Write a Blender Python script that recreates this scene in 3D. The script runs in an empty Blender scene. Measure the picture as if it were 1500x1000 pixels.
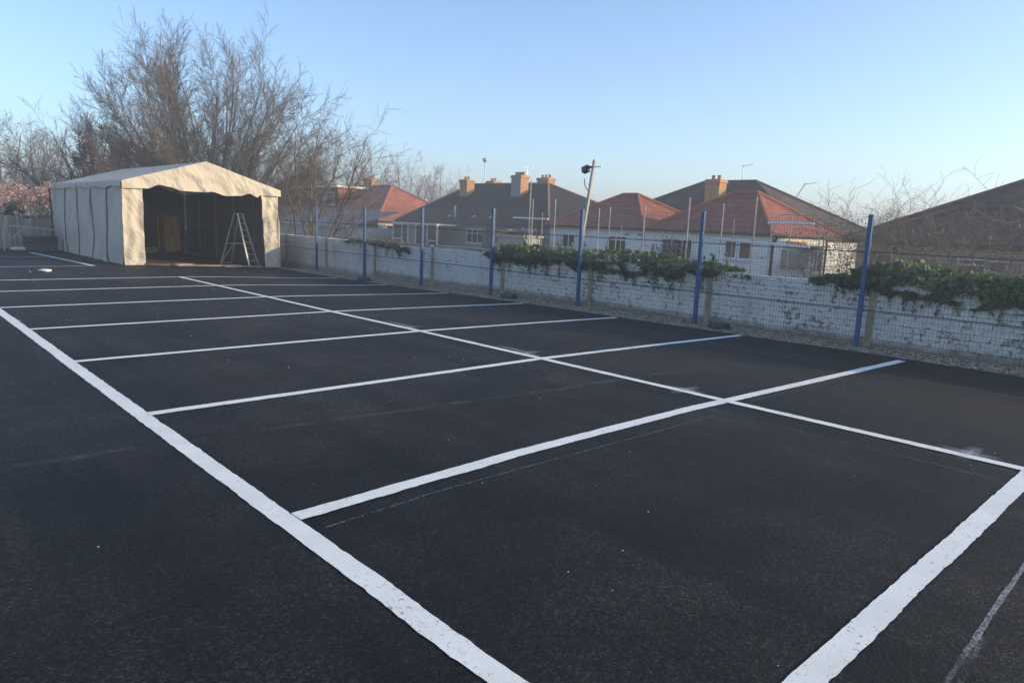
import bpy, math, random
from mathutils import Vector, Matrix, noise as mnoise

R = math.radians
scene = bpy.context.scene
COL = scene.collection
rng = random.Random(7)

# ------------------------------------------------------------------ helpers
def ss(a, b, x):
    t = min(1.0, max(0.0, (x - a) / (b - a)))
    return t * t * (3 - 2 * t)

def H(x, y):
    """height of the car park: it falls gently to the far right corner"""
    return -0.11 * ss(6, 10.5, x) * ss(9, 19, y)

def nz(x, y=0.0, z=0.0):
    return mnoise.noise(Vector((x, y, z)))

class MB:
    def __init__(self):
        self.v = []; self.f = []
    def poly(self, *pts):
        n = len(self.v); self.v += [tuple(p) for p in pts]; self.f.append(tuple(range(n, n + len(pts))))
    def box(self, c, s, rz=0.0, rx=0.0, ry=0.0):
        m = Matrix.Rotation(rz, 3, 'Z') @ Matrix.Rotation(ry, 3, 'Y') @ Matrix.Rotation(rx, 3, 'X')
        n = len(self.v)
        for dx in (-.5, .5):
            for dy in (-.5, .5):
                for dz in (-.5, .5):
                    p = m @ Vector((dx * s[0], dy * s[1], dz * s[2]))
                    self.v.append((c[0] + p.x, c[1] + p.y, c[2] + p.z))
        self.f += [(n, n+1, n+3, n+2), (n+4, n+6, n+7, n+5), (n, n+4, n+5, n+1), (n+2, n+3, n+7, n+6), (n, n+2, n+6, n+4), (n+1, n+5, n+7, n+3)]
        return self
    def span(self, x0, x1, y0, y1, z0, z1):
        return self.box(((x0+x1)/2, (y0+y1)/2, (z0+z1)/2), (x1-x0, y1-y0, z1-z0))
    def bar(self, a, b, w, h=None, up=(0, 0, 1)):
        h = w if h is None else h
        a = Vector(a); b = Vector(b); d = (b - a).normalized()
        u = Vector(up)
        if abs(d.dot(u)) > .95: u = Vector((1, 0, 0))
        s = d.cross(u).normalized(); u = s.cross(d)
        n = len(self.v)
        for p in (a, b):
            for i, j in ((-1, -1), (1, -1), (1, 1), (-1, 1)):
                self.v.append(tuple(p + s * (i * w / 2) + u * (j * h / 2)))
        self.f += [(n, n+1, n+5, n+4), (n+1, n+2, n+6, n+5), (n+2, n+3, n+7, n+6), (n+3, n, n+4, n+7), (n+3, n+2, n+1, n), (n+4, n+5, n+6, n+7)]
        return self
    def tube(self, pts, rads, k=6, cap=True):
        pts = [Vector(p) for p in pts]
        n0 = len(self.v); m = len(pts)
        for i, p in enumerate(pts):
            d = (pts[min(i+1, m-1)] - pts[max(i-1, 0)])
            if d.length < 1e-9: d = Vector((0, 0, 1))
            d.normalize()
            u = Vector((0, 0, 1)) if abs(d.z) < .9 else Vector((1, 0, 0))
            s = d.cross(u).normalized(); t = s.cross(d)
            r = rads[i] if hasattr(rads, '__len__') else rads
            for j in range(k):
                a = 2 * math.pi * j / k
                q = p + s * (r * math.cos(a)) + t * (r * math.sin(a))
                self.v.append((q.x, q.y, q.z))
        for i in range(m - 1):
            for j in range(k):
                a = n0 + i*k + j; b = n0 + i*k + (j+1) % k
                self.f.append((a, b, b + k, a + k))
        if cap:
            self.f.append(tuple(n0 + j for j in reversed(range(k))))
            self.f.append(tuple(n0 + (m-1)*k + j for j in range(k)))
        return self
    def grid(self, fn, nu, nv, closed=False):
        n0 = len(self.v)
        for i in range(nu + 1):
            for j in range(nv + 1):
                self.v.append(tuple(fn(i / nu, j / nv)))
        for i in range(nu):
            for j in range(nv):
                a = n0 + i*(nv+1) + j
                self.f.append((a, a + nv + 1, a + nv + 2, a + 1))
        return self
    def lathe(self, c, prof, k=12):
        n0 = len(self.v)
        for r, z in prof:
            for j in range(k):
                a = 2*math.pi*j/k
                self.v.append((c[0] + r*math.cos(a), c[1] + r*math.sin(a), c[2] + z))
        for i in range(len(prof)-1):
            for j in range(k):
                a = n0 + i*k + j; b = n0 + i*k + (j+1) % k
                self.f.append((a, b, b+k, a+k))
        self.f.append(tuple(n0 + j for j in reversed(range(k))))
        self.f.append(tuple(n0 + (len(prof)-1)*k + j for j in range(k)))
        return self
    def build(self, name, m, parent=None, smooth=False, bevel=0.0):
        off = Vector((0, 0, 0)); p = parent
        while p is not None:
            off += p.location; p = p.parent
        me = bpy.data.meshes.new(name)
        me.from_pydata([(x - off.x, y - off.y, z - off.z) for x, y, z in self.v], [], self.f)
        me.update()
        if smooth: me.shade_smooth()
        o = bpy.data.objects.new(name, me); COL.objects.link(o)
        if parent is not None: o.parent = parent
        o.data.materials.append(m)
        if bevel:
            b = o.modifiers.new('bevel', 'BEVEL'); b.width = bevel; b.segments = 2; b.limit_method = 'ANGLE'
        return o

def empty(name, loc, label=None, cat=None, group=None):
    o = bpy.data.objects.new(name, None); COL.objects.link(o); o.location = loc
    o.empty_display_size = .2
    if label: tag(o, label, cat, group)
    return o

def tag(o, label, cat, group=None):
    o['label'] = label; o['category'] = cat
    if group: o['group'] = group
    return o

def struct(o, kind='structure'):
    o['kind'] = kind; return o

# ------------------------------------------------------------------ materials
class NT:
    def __init__(self, name):
        self.m = bpy.data.materials.new(name); self.m.use_nodes = True
        self.t = self.m.node_tree; self.t.nodes.clear()
        self.out = self.n('ShaderNodeOutputMaterial'); self.bs = self.n('ShaderNodeBsdfPrincipled')
        self.l(self.bs.outputs[0], self.out.inputs['Surface'])
    def n(self, typ, **kw):
        o = self.t.nodes.new(typ)
        for k, v in kw.items(): setattr(o, k, v)
        return o
    def l(self, a, b): self.t.links.new(a, b)
    def setv(self, sock, v):
        if hasattr(v, 'links') or hasattr(v, 'is_output'): self.l(v, sock)
        else: sock.default_value = v
    def pos(self, scale=(1, 1, 1), obj=False):
        if obj: g = self.n('ShaderNodeTexCoord').outputs['Object']
        else: g = self.n('ShaderNodeNewGeometry').outputs['Position']
        mp = self.n('ShaderNodeMapping'); mp.inputs['Scale'].default_value = scale
        self.l(g, mp.inputs['Vector']); return mp.outputs[0]
    def noise(self, vec, scale, detail=4, rough=.55, dist=0.0):
        o = self.n('ShaderNodeTexNoise'); self.l(vec, o.inputs['Vector'])
        o.inputs['Scale'].default_value = scale; o.inputs['Detail'].default_value = detail
        o.inputs['Roughness'].default_value = rough; o.inputs['Distortion'].default_value = dist
        return o.outputs['Fac']
    def ramp(self, fac, stops):
        o = self.n('ShaderNodeValToRGB'); self.l(fac, o.inputs[0]); e = o.color_ramp.elements
        while len(e) > 1: e.remove(e[-1])
        e[0].position = stops[0][0]; e[0].color = c4(stops[0][1])
        for p, c in stops[1:]:
            x = e.new(p); x.color = c4(c)
        return o.outputs[0]
    def mix(self, fac, a, b, mode='MIX'):
        o = self.n('ShaderNodeMix', data_type='RGBA', blend_type=mode)
        self.setv(o.inputs[0], fac); self.setv(o.inputs[6], c4(a) if isinstance(a, tuple) else a); self.setv(o.inputs[7], c4(b) if isinstance(b, tuple) else b)
        return o.outputs[2]
    def math(self, op, a, b=0.0, c=0.0, clamp=False):
        o = self.n('ShaderNodeMath', operation=op, use_clamp=clamp)
        self.setv(o.inputs[0], a); self.setv(o.inputs[1], b); self.setv(o.inputs[2], c); return o.outputs[0]
    def sep(self, vec):
        o = self.n('ShaderNodeSeparateXYZ'); self.l(vec, o.inputs[0]); return o.outputs
    def comb(self, x, y, z=0.0):
        o = self.n('ShaderNodeCombineXYZ')
        for i, v in enumerate((x, y, z)): self.setv(o.inputs[i], v)
        return o.outputs[0]
    def bump(self, h, strength=.5, dist=.01, nrm=None):
        o = self.n('ShaderNodeBump'); o.inputs['Strength'].default_value = strength; o.inputs['Distance'].default_value = dist
        self.l(h, o.inputs['Height'])
        if nrm is not None: self.l(nrm, o.inputs['Normal'])
        self.l(o.outputs[0], self.bs.inputs['Normal']); return o.outputs[0]
    def done(self, col=None, rough=.8, spec=.3, metal=0.0):
        if col is not None: self.setv(self.bs.inputs['Base Color'], c4(col) if isinstance(col, tuple) else col)
        self.setv(self.bs.inputs['Roughness'], rough); self.bs.inputs['Specular IOR Level'].default_value = spec
        self.bs.inputs['Metallic'].default_value = metal
        return self.m
    def wallvec(self):
        """(u, z): u runs along the wall whichever way the face looks"""
        g = self.n('ShaderNodeNewGeometry'); p = self.sep(g.outputs['Position']); q = self.sep(g.outputs['True Normal'])
        k = self.math('GREATER_THAN', self.math('ABSOLUTE', q[0]), self.math('ABSOLUTE', q[1]))
        u = self.math('ADD', self.math('MULTIPLY', k, p[1]), self.math('MULTIPLY', self.math('SUBTRACT', 1.0, k), p[0]))
        return u, p[2]

def c4(c): return (c[0], c[1], c[2], 1.0)

def simple(name, col, rough=.7, var=.2, scale=6.0, spec=.3, metal=0.0, bump=0.0, bscale=40.0):
    t = NT(name); p = t.pos()
    n = t.noise(p, scale, 5)
    lo = tuple(c * (1 - var) for c in col); hi = tuple(min(1, c * (1 + var)) for c in col)
    c = t.ramp(n, [(.3, lo), (.7, hi)])
    if bump: t.bump(t.noise(p, bscale, 4), bump, .01)
    return t.done(c, rough, spec, metal)

def asphalt_nodes(t):
    p = t.pos()
    vo = t.n('ShaderNodeTexVoronoi'); t.l(p, vo.inputs['Vector']); vo.inputs['Scale'].default_value = 92
    n1 = t.noise(p, 42, 5, .7)
    n2 = t.noise(p, 190, 3, .6)
    h = t.math('ADD', t.math('MULTIPLY', vo.outputs['Distance'], -.9), t.math('ADD', t.math('MULTIPLY', n1, 1.3), t.math('MULTIPLY', n2, .5)))
    return p, vo, n1, n2, h

def m_asphalt():
    t = NT('asphalt'); p, vo, n1, n2, h = asphalt_nodes(t)
    sp = t.sep(vo.outputs['Color'])
    chip = t.ramp(sp[0], [(0, (.0022, .0022, .0026)), (.55, (.008, .008, .0085)), (.82, (.019, .0188, .0185)), (1, (.056, .054, .052))])
    grain = t.ramp(n1, [(.40, (.0012, .0012, .0015)), (.5, (.0075, .0075, .008)), (.60, (.027, .0262, .0255))])
    stones = t.ramp(t.noise(p, 75, 2), [(.66, (0, 0, 0)), (.76, (.035, .033, .03))])
    c = t.mix(.62, grain, chip)
    c = t.mix(.5, c, stones, 'ADD')
    # streaks along the wall, patches of bluish and brownish tone
    xyz = t.sep(p)
    st = t.noise(t.comb(t.math('MULTIPLY', xyz[0], 2.2), t.math('MULTIPLY', xyz[1], .16)), 1.0, 5, .6)
    pt = t.noise(p, .45, 4, .6, .4)
    pt2 = t.noise(p, 1.7, 5, .65)
    c = t.mix(1.0, c, t.ramp(st, [(.38, (.66, .68, .72)), (.62, (1.5, 1.4, 1.3))]), 'MULTIPLY')
    c = t.mix(1.0, c, t.ramp(pt, [(.40, (.66, .70, .80)), (.60, (1.5, 1.36, 1.24))]), 'MULTIPLY')
    c = t.mix(1.0, c, t.ramp(pt2, [(.38, (.72,)*3), (.62, (1.32,)*3)]), 'MULTIPLY')
    # cold joints between paving lanes
    wob = t.math('MULTIPLY', t.math('SUBTRACT', t.noise(p, 1.1, 6, .7), .5), .5)
    jx = t.math('SUBTRACT', t.math('ADD', xyz[1], t.math('MULTIPLY', t.math('SUBTRACT', xyz[0], 1.8), .1)), 5.08)
    j1 = t.math('ABSOLUTE', t.math('ADD', jx, t.math('MULTIPLY', wob, .35)))
    j2 = t.math('ABSOLUTE', t.math('ADD', t.math('SUBTRACT', xyz[0], 5.77), t.math('MULTIPLY', wob, .2)))
    j3 = t.math('ABSOLUTE', t.math('ADD', t.math('SUBTRACT', xyz[0], 9.15), t.math('MULTIPLY', wob, .2)))
    def band(d, w): return t.ramp(t.math('DIVIDE', d, w), [(0.0, (1, 1, 1)), (1.0, (0, 0, 0))])
    jn = t.noise(p, 2.3, 4, .7)
    jm = t.ramp(jn, [(.42, (0, 0, 0)), (.62, (1, 1, 1))])
    step = t.ramp(t.math('MULTIPLY', t.math('ADD', jx, t.math('MULTIPLY', wob, .35)), 6.0), [(0, (.86, .85, .84)), (1, (1.12, 1.12, 1.14))])
    c = t.mix(1.0, c, step, 'MULTIPLY')
    for d, w, k in ((j1, .06, .9), (j2, .03, .8), (j3, .025, .6)):
        b = t.mix(1.0, band(d, w), jm, 'MULTIPLY')
        c = t.mix(t.math('MULTIPLY', b, k), c, (.085, .075, .065))
    # brown cast of low sun painted into the asphalt nearer the wall
    sun_tint = t.math('MULTIPLY', t.ramp(t.math('MULTIPLY', t.math('SUBTRACT', xyz[0], 6.0), .3), [(0, (0, 0, 0)), (.5, (1, 1, 1))]), t.math('MULTIPLY', st, .55))
    c = t.mix(sun_tint, c, (.036, .031, .027))
    edge = t.ramp(t.math('ADD', t.math('SUBTRACT', xyz[0], 9.45), t.math('MULTIPLY', wob, .5)), [(0, (0, 0, 0)), (.3, (1, 1, 1))])  # the wall's cast shadow, painted as a darker strip of asphalt
    c = t.mix(t.math('MULTIPLY', edge, .55), c, (.009, .009, .010))
    # the paving joint in front is a little proud
    hh = t.math('ADD', h, t.math('MULTIPLY', band(j1, .12), -1.2))
    t.bump(hh, .5, .005)
    return t.done(c, t.ramp(n1, [(.35, (.62,)*3), (.65, (.86,)*3)]), .25)

def m_paint(name='road_paint', col=(.86, .84, .775), wear=.36):
    t = NT(name); p, vo, n1, n2, h = asphalt_nodes(t)
    w = t.noise(p, 34, 6, .75)
    c = t.ramp(t.noise(p, 3.0, 5), [(.3, tuple(x * .9 for x in col)), (.7, tuple(min(.90, x * 1.06) for x in col))])
    k = t.ramp(t.math('ADD', w, t.math('MULTIPLY', t.math('SUBTRACT', t.noise(p, 1.6, 4), .5), .22)), [(wear - .06, (.85,)*3), (wear + .05, (0, 0, 0))])
    c = t.mix(k, c, (.12, .12, .12))
    t.bump(h, .22, .003)
    return t.done(c, .65, .35)

def m_chalk(name, thr=.55, soft=.1, amount=.6):
    t = NT(name); p = t.pos()
    n = t.noise(p, 60, 5, .8); b = t.noise(p, 2.5, 3)
    f = t.math('MULTIPLY', t.ramp(n, [(thr - soft, (0, 0, 0)), (thr + soft, (1, 1, 1))]), t.ramp(b, [(.35, (.15,)*3), (.6, (1, 1, 1))]))
    f = t.math('MULTIPLY', f, amount)
    t.done((.62, .64, .66), .8, .2)
    t.setv(t.bs.inputs['Alpha'], f); return t.m

def m_spray():
    t = NT('overspray'); g = t.n('ShaderNodeTexCoord').outputs['Generated']
    xyz = t.sep(g)
    def hump(v): 
        a = t.math('ABSOLUTE', t.math('SUBTRACT', v, .5)); return t.math('SUBTRACT', 1.0, t.math('MULTIPLY', a, 2.0), clamp=True)
    f = t.math('MULTIPLY', t.math('POWER', hump(xyz[0]), .7), t.math('POWER', hump(xyz[1]), .7))
    n = t.noise(t.pos(), 45, 5, .8)
    f = t.math('MULTIPLY', f, t.ramp(n, [(.32, (.1,)*3), (.6, (1.0,)*3)]))
    t.done((.66, .69, .72), .8, .2); t.setv(t.bs.inputs['Alpha'], t.math('MULTIPLY', f, .5, clamp=True)); return t.m

def m_brick(name, c1, c2, mortar, bw=.225, bh=.075, ms=.012, paint=None, paint_amt=.6, distort=.015, base_z=None, stain=None, bump=.5):
    t = NT(name); u, z = t.wallvec()
    p = t.pos()
    if distort:
        d1 = t.noise(p, 4.5, 4); d2 = t.noise(t.pos((1, 1.3, .9)), 9, 3)
        u = t.math('ADD', u, t.math('MULTIPLY', t.math('SUBTRACT', d1, .5), distort * 3))
        z2 = t.math('ADD', z, t.math('MULTIPLY', t.math('SUBTRACT', d2, .5), distort * 2))
    else: z2 = z
    b = t.n('ShaderNodeTexBrick'); t.l(t.comb(u, z2), b.inputs['Vector'])
    b.inputs['Scale'].default_value = 1; b.inputs['Brick Width'].default_value = bw; b.inputs['Row Height'].default_value = bh
    b.inputs['Mortar Size'].default_value = ms; b.inputs['Mortar Smooth'].default_value = .3
    b.inputs['Color1'].default_value = c4(c1); b.inputs['Color2'].default_value = c4(c2); b.inputs['Mortar'].default_value = c4(mortar)
    nn = t.noise(p, 14, 6, .7)
    c = t.mix(1.0, b.outputs['Color'], t.ramp(nn, [(.25, (.62,)*3), (.75, (1.3,)*3)]), 'MULTIPLY')
    h = t.math('ADD', t.math('MULTIPLY', b.outputs['Fac'], -1.0), t.math('MULTIPLY', nn, .6))
    if paint:
        a = t.noise(p, 1.3, 6, .7); f = t.noise(p, 11, 6, .75)
        k = t.math('ADD', t.math('MULTIPLY', a, .55), t.math('MULTIPLY', f, .75))
        k = t.math('SUBTRACT', k, t.math('MULTIPLY', b.outputs['Fac'], .055))
        kk = t.ramp(k, [(paint_amt - .05, (0, 0, 0)), (paint_amt + .04, (1, 1, 1))])
        if base_z is not None:
            zz = t.math('ADD', z, t.math('MULTIPLY', t.math('SUBTRACT', a, .5), .25))
            kk = t.mix(1.0, kk, t.ramp(t.math('SUBTRACT', zz, base_z), [(.0, (.08,)*3), (.12, (1, 1, 1))]), 'MULTIPLY')
        pc = t.ramp(t.noise(p, 2.1, 5, .6), [(.3, tuple(x * .84 for x in paint)), (.68, paint)])
        pc = t.mix(t.math('MULTIPLY', b.outputs['Fac'], .75), pc, tuple(x * .76 for x in paint))
        c = t.mix(kk, c, pc)
    if stain:
        s = t.noise(t.comb(t.math('MULTIPLY', u, 3.0), t.math('MULTIPLY', z, .7)), 1.0, 5, .65)
        c = t.mix(t.ramp(s, [(.54, (0, 0, 0)), (.72, (.42,)*3)]), c, stain)
    t.bump(h, bump, .012)
    return t.done(c, .88, .2)

def m_tiles(name, c1, c2, row=.16, col=.22, ribs=True, var=.35):
    t = NT(name); u, z = t.wallvec(); p = t.pos()
    b = t.n('ShaderNodeTexBrick'); t.l(t.comb(u, z), b.inputs['Vector'])
    b.inputs['Scale'].default_value = 1; b.inputs['Brick Width'].default_value = col; b.inputs['Row Height'].default_value = row
    b.inputs['Mortar Size'].default_value = .006; b.inputs['Mortar Smooth'].default_value = .2; b.offset = .5
    b.inputs['Color1'].default_value = c4(c1); b.inputs['Color2'].default_value = c4(c2); b.inputs['Mortar'].default_value = c4(tuple(x * .7 for x in c1))
    n = t.noise(p, 1.4, 5, .65); n2 = t.noise(p, 9, 3)
    c = t.mix(1.0, b.outputs['Color'], t.ramp(n, [(.36, (1 - var,)*3), (.64, (1 + var,)*3)]), 'MULTIPLY')
    c = t.mix(1.0, c, t.ramp(n2, [(.36, (.8,)*3), (.64, (1.2,)*3)]), 'MULTIPLY')
    # each course overlaps the next: a step up the slope, coloured darker along its lip
    saw = t.math('FRACT', t.math('DIVIDE', z, row))
    lip = t.ramp(saw, [(.0, (.45,)*3), (.14, (1, 1, 1))])
    c = t.mix(1.0, c, lip, 'MULTIPLY')
    h = t.math('MULTIPLY', saw, -1.0)
    if ribs:
        w = t.math('SINE', t.math('MULTIPLY', u, 2 * math.pi / col)); h = t.math('ADD', h, t.math('MULTIPLY', w, .2))
    t.bump(h, .7, .03)
    return t.done(c, .8, .25)

def m_fabric(name, col, var=.1):
    t = NT(name); p = t.pos()
    c = t.ramp(t.noise(p, 1.2, 6, .65), [(.3, tuple(x * (1 - var) for x in col)), (.7, tuple(x * (1 + var) for x in col))])
    # run-off marks down the cloth
    xyz = t.sep(p)
    s = t.noise(t.comb(t.math('MULTIPLY', t.math('ADD', xyz[0], xyz[1]), 5.0), t.math('MULTIPLY', xyz[2], .6)), 1.0, 5, .6)
    c = t.mix(t.ramp(s, [(.5, (0, 0, 0)), (.75, (.35,)*3)]), c, tuple(x * .7 for x in col))
    cr = t.noise(t.comb(t.math('ADD', t.math('MULTIPLY', t.math('ADD', xyz[0], xyz[1]), 4.5), t.math('MULTIPLY', xyz[2], 2.2)), t.math('MULTIPLY', xyz[2], 1.1)), 1.0, 4, .6, 1.2)
    t.bump(t.math('ADD', t.math('MULTIPLY', t.noise(p, 9, 5, .6), .5), t.math('ADD', t.math('MULTIPLY', t.noise(p, 2.5, 4, .6, .8), .7), t.math('MULTIPLY', cr, 1.3))), .75, .05)
    return t.done(c, .7, .25)

def m_leaf(name, cols, scale=2.0, rough=.6):
    t = NT(name); p = t.pos()
    a = t.noise(p, scale, 4, .6); b = t.noise(p, 40, 2)
    k = t.math('ADD', t.math('MULTIPLY', a, .55), t.math('MULTIPLY', b, .45))
    n = len(cols)
    c = t.ramp(k, [(.32 + .36 * i / (n - 1), cols[i]) for i in range(n)])
    t.done(c, rough, .35)
    tr = t.n('ShaderNodeBsdfTranslucent'); t.l(c, tr.inputs[0])
    mx = t.n('ShaderNodeMixShader'); mx.inputs[0].default_value = .25
    t.l(t.bs.outputs[0], mx.inputs[1]); t.l(tr.outputs[0], mx.inputs[2]); t.l(mx.outputs[0], t.out.inputs['Surface'])
    return t.m

def m_wood(name, col, axis='Z', plank=.12):
    t = NT(name); p = t.pos(); xyz = t.sep(p); u, z = t.wallvec()
    if axis == 'Z': gv = t.comb(t.math('MULTIPLY', u, 14.0), t.math('MULTIPLY', z, 1.2)); pc = t.math('DIVIDE', u, plank)
    else: gv = t.comb(t.math('MULTIPLY', u, 1.2), t.math('MULTIPLY', z, 14.0)); pc = t.math('DIVIDE', z, plank)
    g = t.noise(gv, 1.0, 6, .65, .5)
    fl = t.math('FLOOR', pc); w = t.n('ShaderNodeTexWhiteNoise', noise_dimensions='1D'); t.l(fl, w.inputs['W'])
    c = t.ramp(g, [(.3, tuple(x * .65 for x in col)), (.7, tuple(x * 1.25 for x in col))])
    c = t.mix(1.0, c, t.ramp(w.outputs['Value'], [(0, (.75,)*3), (1, (1.2,)*3)]), 'MULTIPLY')
    gap = t.math('LESS_THAN', t.math('FRACT', pc), .06)
    c = t.mix(t.math('MULTIPLY', gap, .8), c, (.02, .018, .015))
    t.bump(t.math('ADD', g, t.math('MULTIPLY', gap, -2.0)), .4, .008)
    return t.done(c, .8, .25)

M = {}
M['asphalt'] = m_asphalt()
M['paint'] = m_paint()
M['paint_worn'] = m_paint('road_paint_thin', (.66, .66, .64), .44)
M['chalk'] = m_chalk('chalk', .56, .1, .42); M['chalk_heavy'] = m_chalk('chalk_heavy', .5, .12, .6); M['spray'] = m_spray()
M['gravel_bed'] = simple('gravel_bed', (.20, .175, .14), .95, .5, 30, .2, 0, .8, 50)
M['gravel'] = simple('gravel_stone', (.37, .31, .23), .9, .55, 13, .25)
M['soil'] = simple('garden_ground', (.075, .075, .035), .95, .5, 1.2, .15, 0, .5, 6)
M['wall_white'] = m_brick('painted_brick', (.24, .19, .15), (.33, .26, .20), (.16, .14, .12), .25, .085, .012, (.88, .83, .73), .575, .03, .03, (.37, .31, .23), .3)
M['wall_clean'] = m_brick('painted_brick_clean', (.26, .21, .17), (.33, .27, .22), (.17, .15, .13), .225, .076, .010, (.88, .85, .78), .53, .012, .03, (.38, .32, .26), .35)
M['wall_block'] = m_brick('painted_block', (.30, .28, .26), (.36, .33, .30), (.17, .16, .15), .9, .225, .012, (.86, .83, .77), .51, .006, -.05, (.34, .30, .25), .35)
M['coping'] = m_brick('wall_top_brick', (.24, .17, .14), (.30, .22, .18), (.18, .165, .15), .11, .2, .01, (.5, .48, .45), .69, .006)
M['post_conc'] = simple('ochre_concrete', (.42, .33, .20), .85, .3, 5, .2, 0, .4, 40)
M['blue'] = simple('blue_paint', (.014, .075, .20), .42, .18, 9, .45)
M['blue_dark'] = simple('wire_coat', (.065, .075, .095), .5, .15, 20, .4)
M['rail'] = simple('dark_rail', (.05, .058, .07), .55, .2, 20, .4)
M['fabric'] = m_fabric('tent_fabric', (.57, .495, .39))
M['fabric_shade'] = m_fabric('shaded_tent_fabric', (.15, .15, .155))  # same tent cloth with the shade put into its colour
M['steel'] = simple('galvanised', (.42, .42, .43), .45, .15, 20, .5, .6)
M['alu'] = simple('aluminium', (.46, .44, .40), .45, .1, 30, .5, .4)
M['door'] = m_wood('brown_door_face', (.55, .31, .10), 'Z', 3.0)
M['dark'] = simple('dark_trim', (.02, .02, .022), .5)
M['yellow'] = simple('yellow_box', (.42, .33, .10), .7)
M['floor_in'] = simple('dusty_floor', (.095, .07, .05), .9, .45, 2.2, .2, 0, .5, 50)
M['plank'] = m_wood('pale_plank', (.40, .30, .20), 'X', 3.0)
M['sack'] = m_fabric('sack_cloth', (.42, .32, .2))
M['fence_wood'] = m_wood('fence_board', (.42, .36, .28), 'Z', .12)
M['board_grey'] = m_wood('grey_board', (.19, .185, .18), 'Z', .14)
M['box_wood'] = m_wood('brown_board', (.13, .095, .075), 'X', .3)
M['white_timber'] = simple('weathered_white', (.42, .40, .36), .75, .15, 8)
M['white_pvc'] = simple('white_pvc', (.78, .78, .76), .4, .05, 8, .4)
M['white_sack'] = m_fabric('white_sack', (.62, .62, .6))
M['green_box'] = simple('green_plastic', (.012, .05, .045), .45, .2, 12, .4)
M['pole'] = simple('pale_pole', (.40, .37, .345), .6, .2, 12)
M['glass'] = simple('window_glass', (.02, .023, .027), .08, .1, 2, .5)
M['glass_pale'] = simple('curtained_glass', (.25, .27, .27), .15, .25, 3, .5)
M['render_white'] = simple('white_render', (.84, .84, .80), .85, .06, 3, .2, 0, .15, 40)
M['render_grey'] = simple('grey_render', (.42, .43, .42), .9, .12, 3, .2, 0, .2, 40)
M['pebble'] = simple('pebbledash', (.56, .45, .36), .95, .28, 45, .15, 0, .6, 60)
M['tile_slate'] = m_tiles('dark_roof_tiles', (.015, .014, .015), (.027, .023, .022), .19, .3, False, .3)
M['tile_red'] = m_tiles('red_roof_tiles', (.25, .078, .055), (.31, .10, .07), .21, .26, True, .22)
M['tile_brown'] = m_tiles('brown_roof_tiles', (.075, .048, .038), (.11, .066, .050), .18, .22, False, .3)
M['tile_orange'] = m_tiles('orange_roof_tiles', (.33, .105, .055), (.42, .14, .075), .19, .2, False, .25)
M['ridge_red'] = simple('red_ridge', (.33, .105, .06), .8, .25, 6)
M['ridge_brown'] = simple('brown_ridge', (.24, .12, .07), .8, .25, 6)
M['ridge_dark'] = simple('dark_ridge', (.10, .075, .06), .8, .25, 6)
M['chimney'] = m_brick('chimney_brick', (.46, .22, .09), (.56, .31, .14), (.36, .28, .19), .225, .075, .01, None, 0, .004)
M['chimney_render'] = simple('chimney_render', (.27, .26, .25), .9, .12, 4)
M['pot'] = simple('clay_pot', (.42, .17, .09), .8, .2, 8)
M['lead'] = simple('lead_sheet', (.17, .18, .19), .6, .15, 8)
M['fascia_cream'] = simple('cream_fascia', (.78, .74, .60), .6, .06, 6)
M['gutter'] = simple('dark_gutter', (.035, .033, .033), .5)
M['sign'] = simple('orange_board', (.72, .36, .10), .6, .08, 10); M['sign_ink'] = simple('sign_lettering', (.40, .10, .03), .6)
M['bark'] = simple('bark', (.10, .08, .06), .9, .35, 7, .15, 0, .5, 30)
M['twig'] = simple('twig_bark', (.115, .086, .062), .9, .3, 3, .15)
M['bark_pale'] = simple('pale_bark', (.16, .125, .09), .9, .35, 9, .15, 0, .5, 30)
M['twig_pale'] = simple('pale_twigs', (.11, .088, .066), .9, .3, 3, .15)
M['twig_red'] = simple('budding_twigs', (.20, .115, .095), .9, .3, 1.0, .15)
M['twig_straw'] = simple('straw_twigs', (.235, .185, .10), .9, .3, 2, .15)
M['bramble'] = simple('bramble_stem', (.22, .17, .13), .9, .4, 6, .15)
M['ivy'] = m_leaf('ivy_leaves', [(.026, .058, .024), (.065, .125, .045), (.16, .22, .09), (.36, .38, .20)], 2.2)
M['ivy_dark'] = m_leaf('dark_ivy', [(.010, .020, .012), (.020, .036, .018), (.035, .055, .026)], 1.0)
M['ivy_flower'] = m_leaf('flowering_ivy', [(.03, .05, .02), (.10, .12, .06), (.34, .34, .22)], 3.0)
M['hedge'] = m_leaf('hedge_leaves', [(.016, .032, .018), (.034, .056, .028), (.065, .085, .04)], .8)
M['blossom'] = m_leaf('blossom', [(.30, .18, .15), (.50, .34, .29), (.66, .54, .48)], .9)
M['conifer'] = m_leaf('conifer_needles', [(.012, .024, .012), (.022, .040, .018), (.04, .06, .025)], .8)
M['dead_leaf'] = m_leaf('dead_leaves', [(.10, .075, .055), (.19, .14, .10), (.28, .22, .17)], 3.0)
M['black'] = simple('black_metal', (.018, .019, .022), .45, .15, 20, .4)
M['lamp_glass'] = simple('lamp_glass', (.05, .055, .06), .25, .05, 5, .5)
M['litter'] = simple('white_plaster', (.66, .65, .6), .8, .15, 20)

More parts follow.
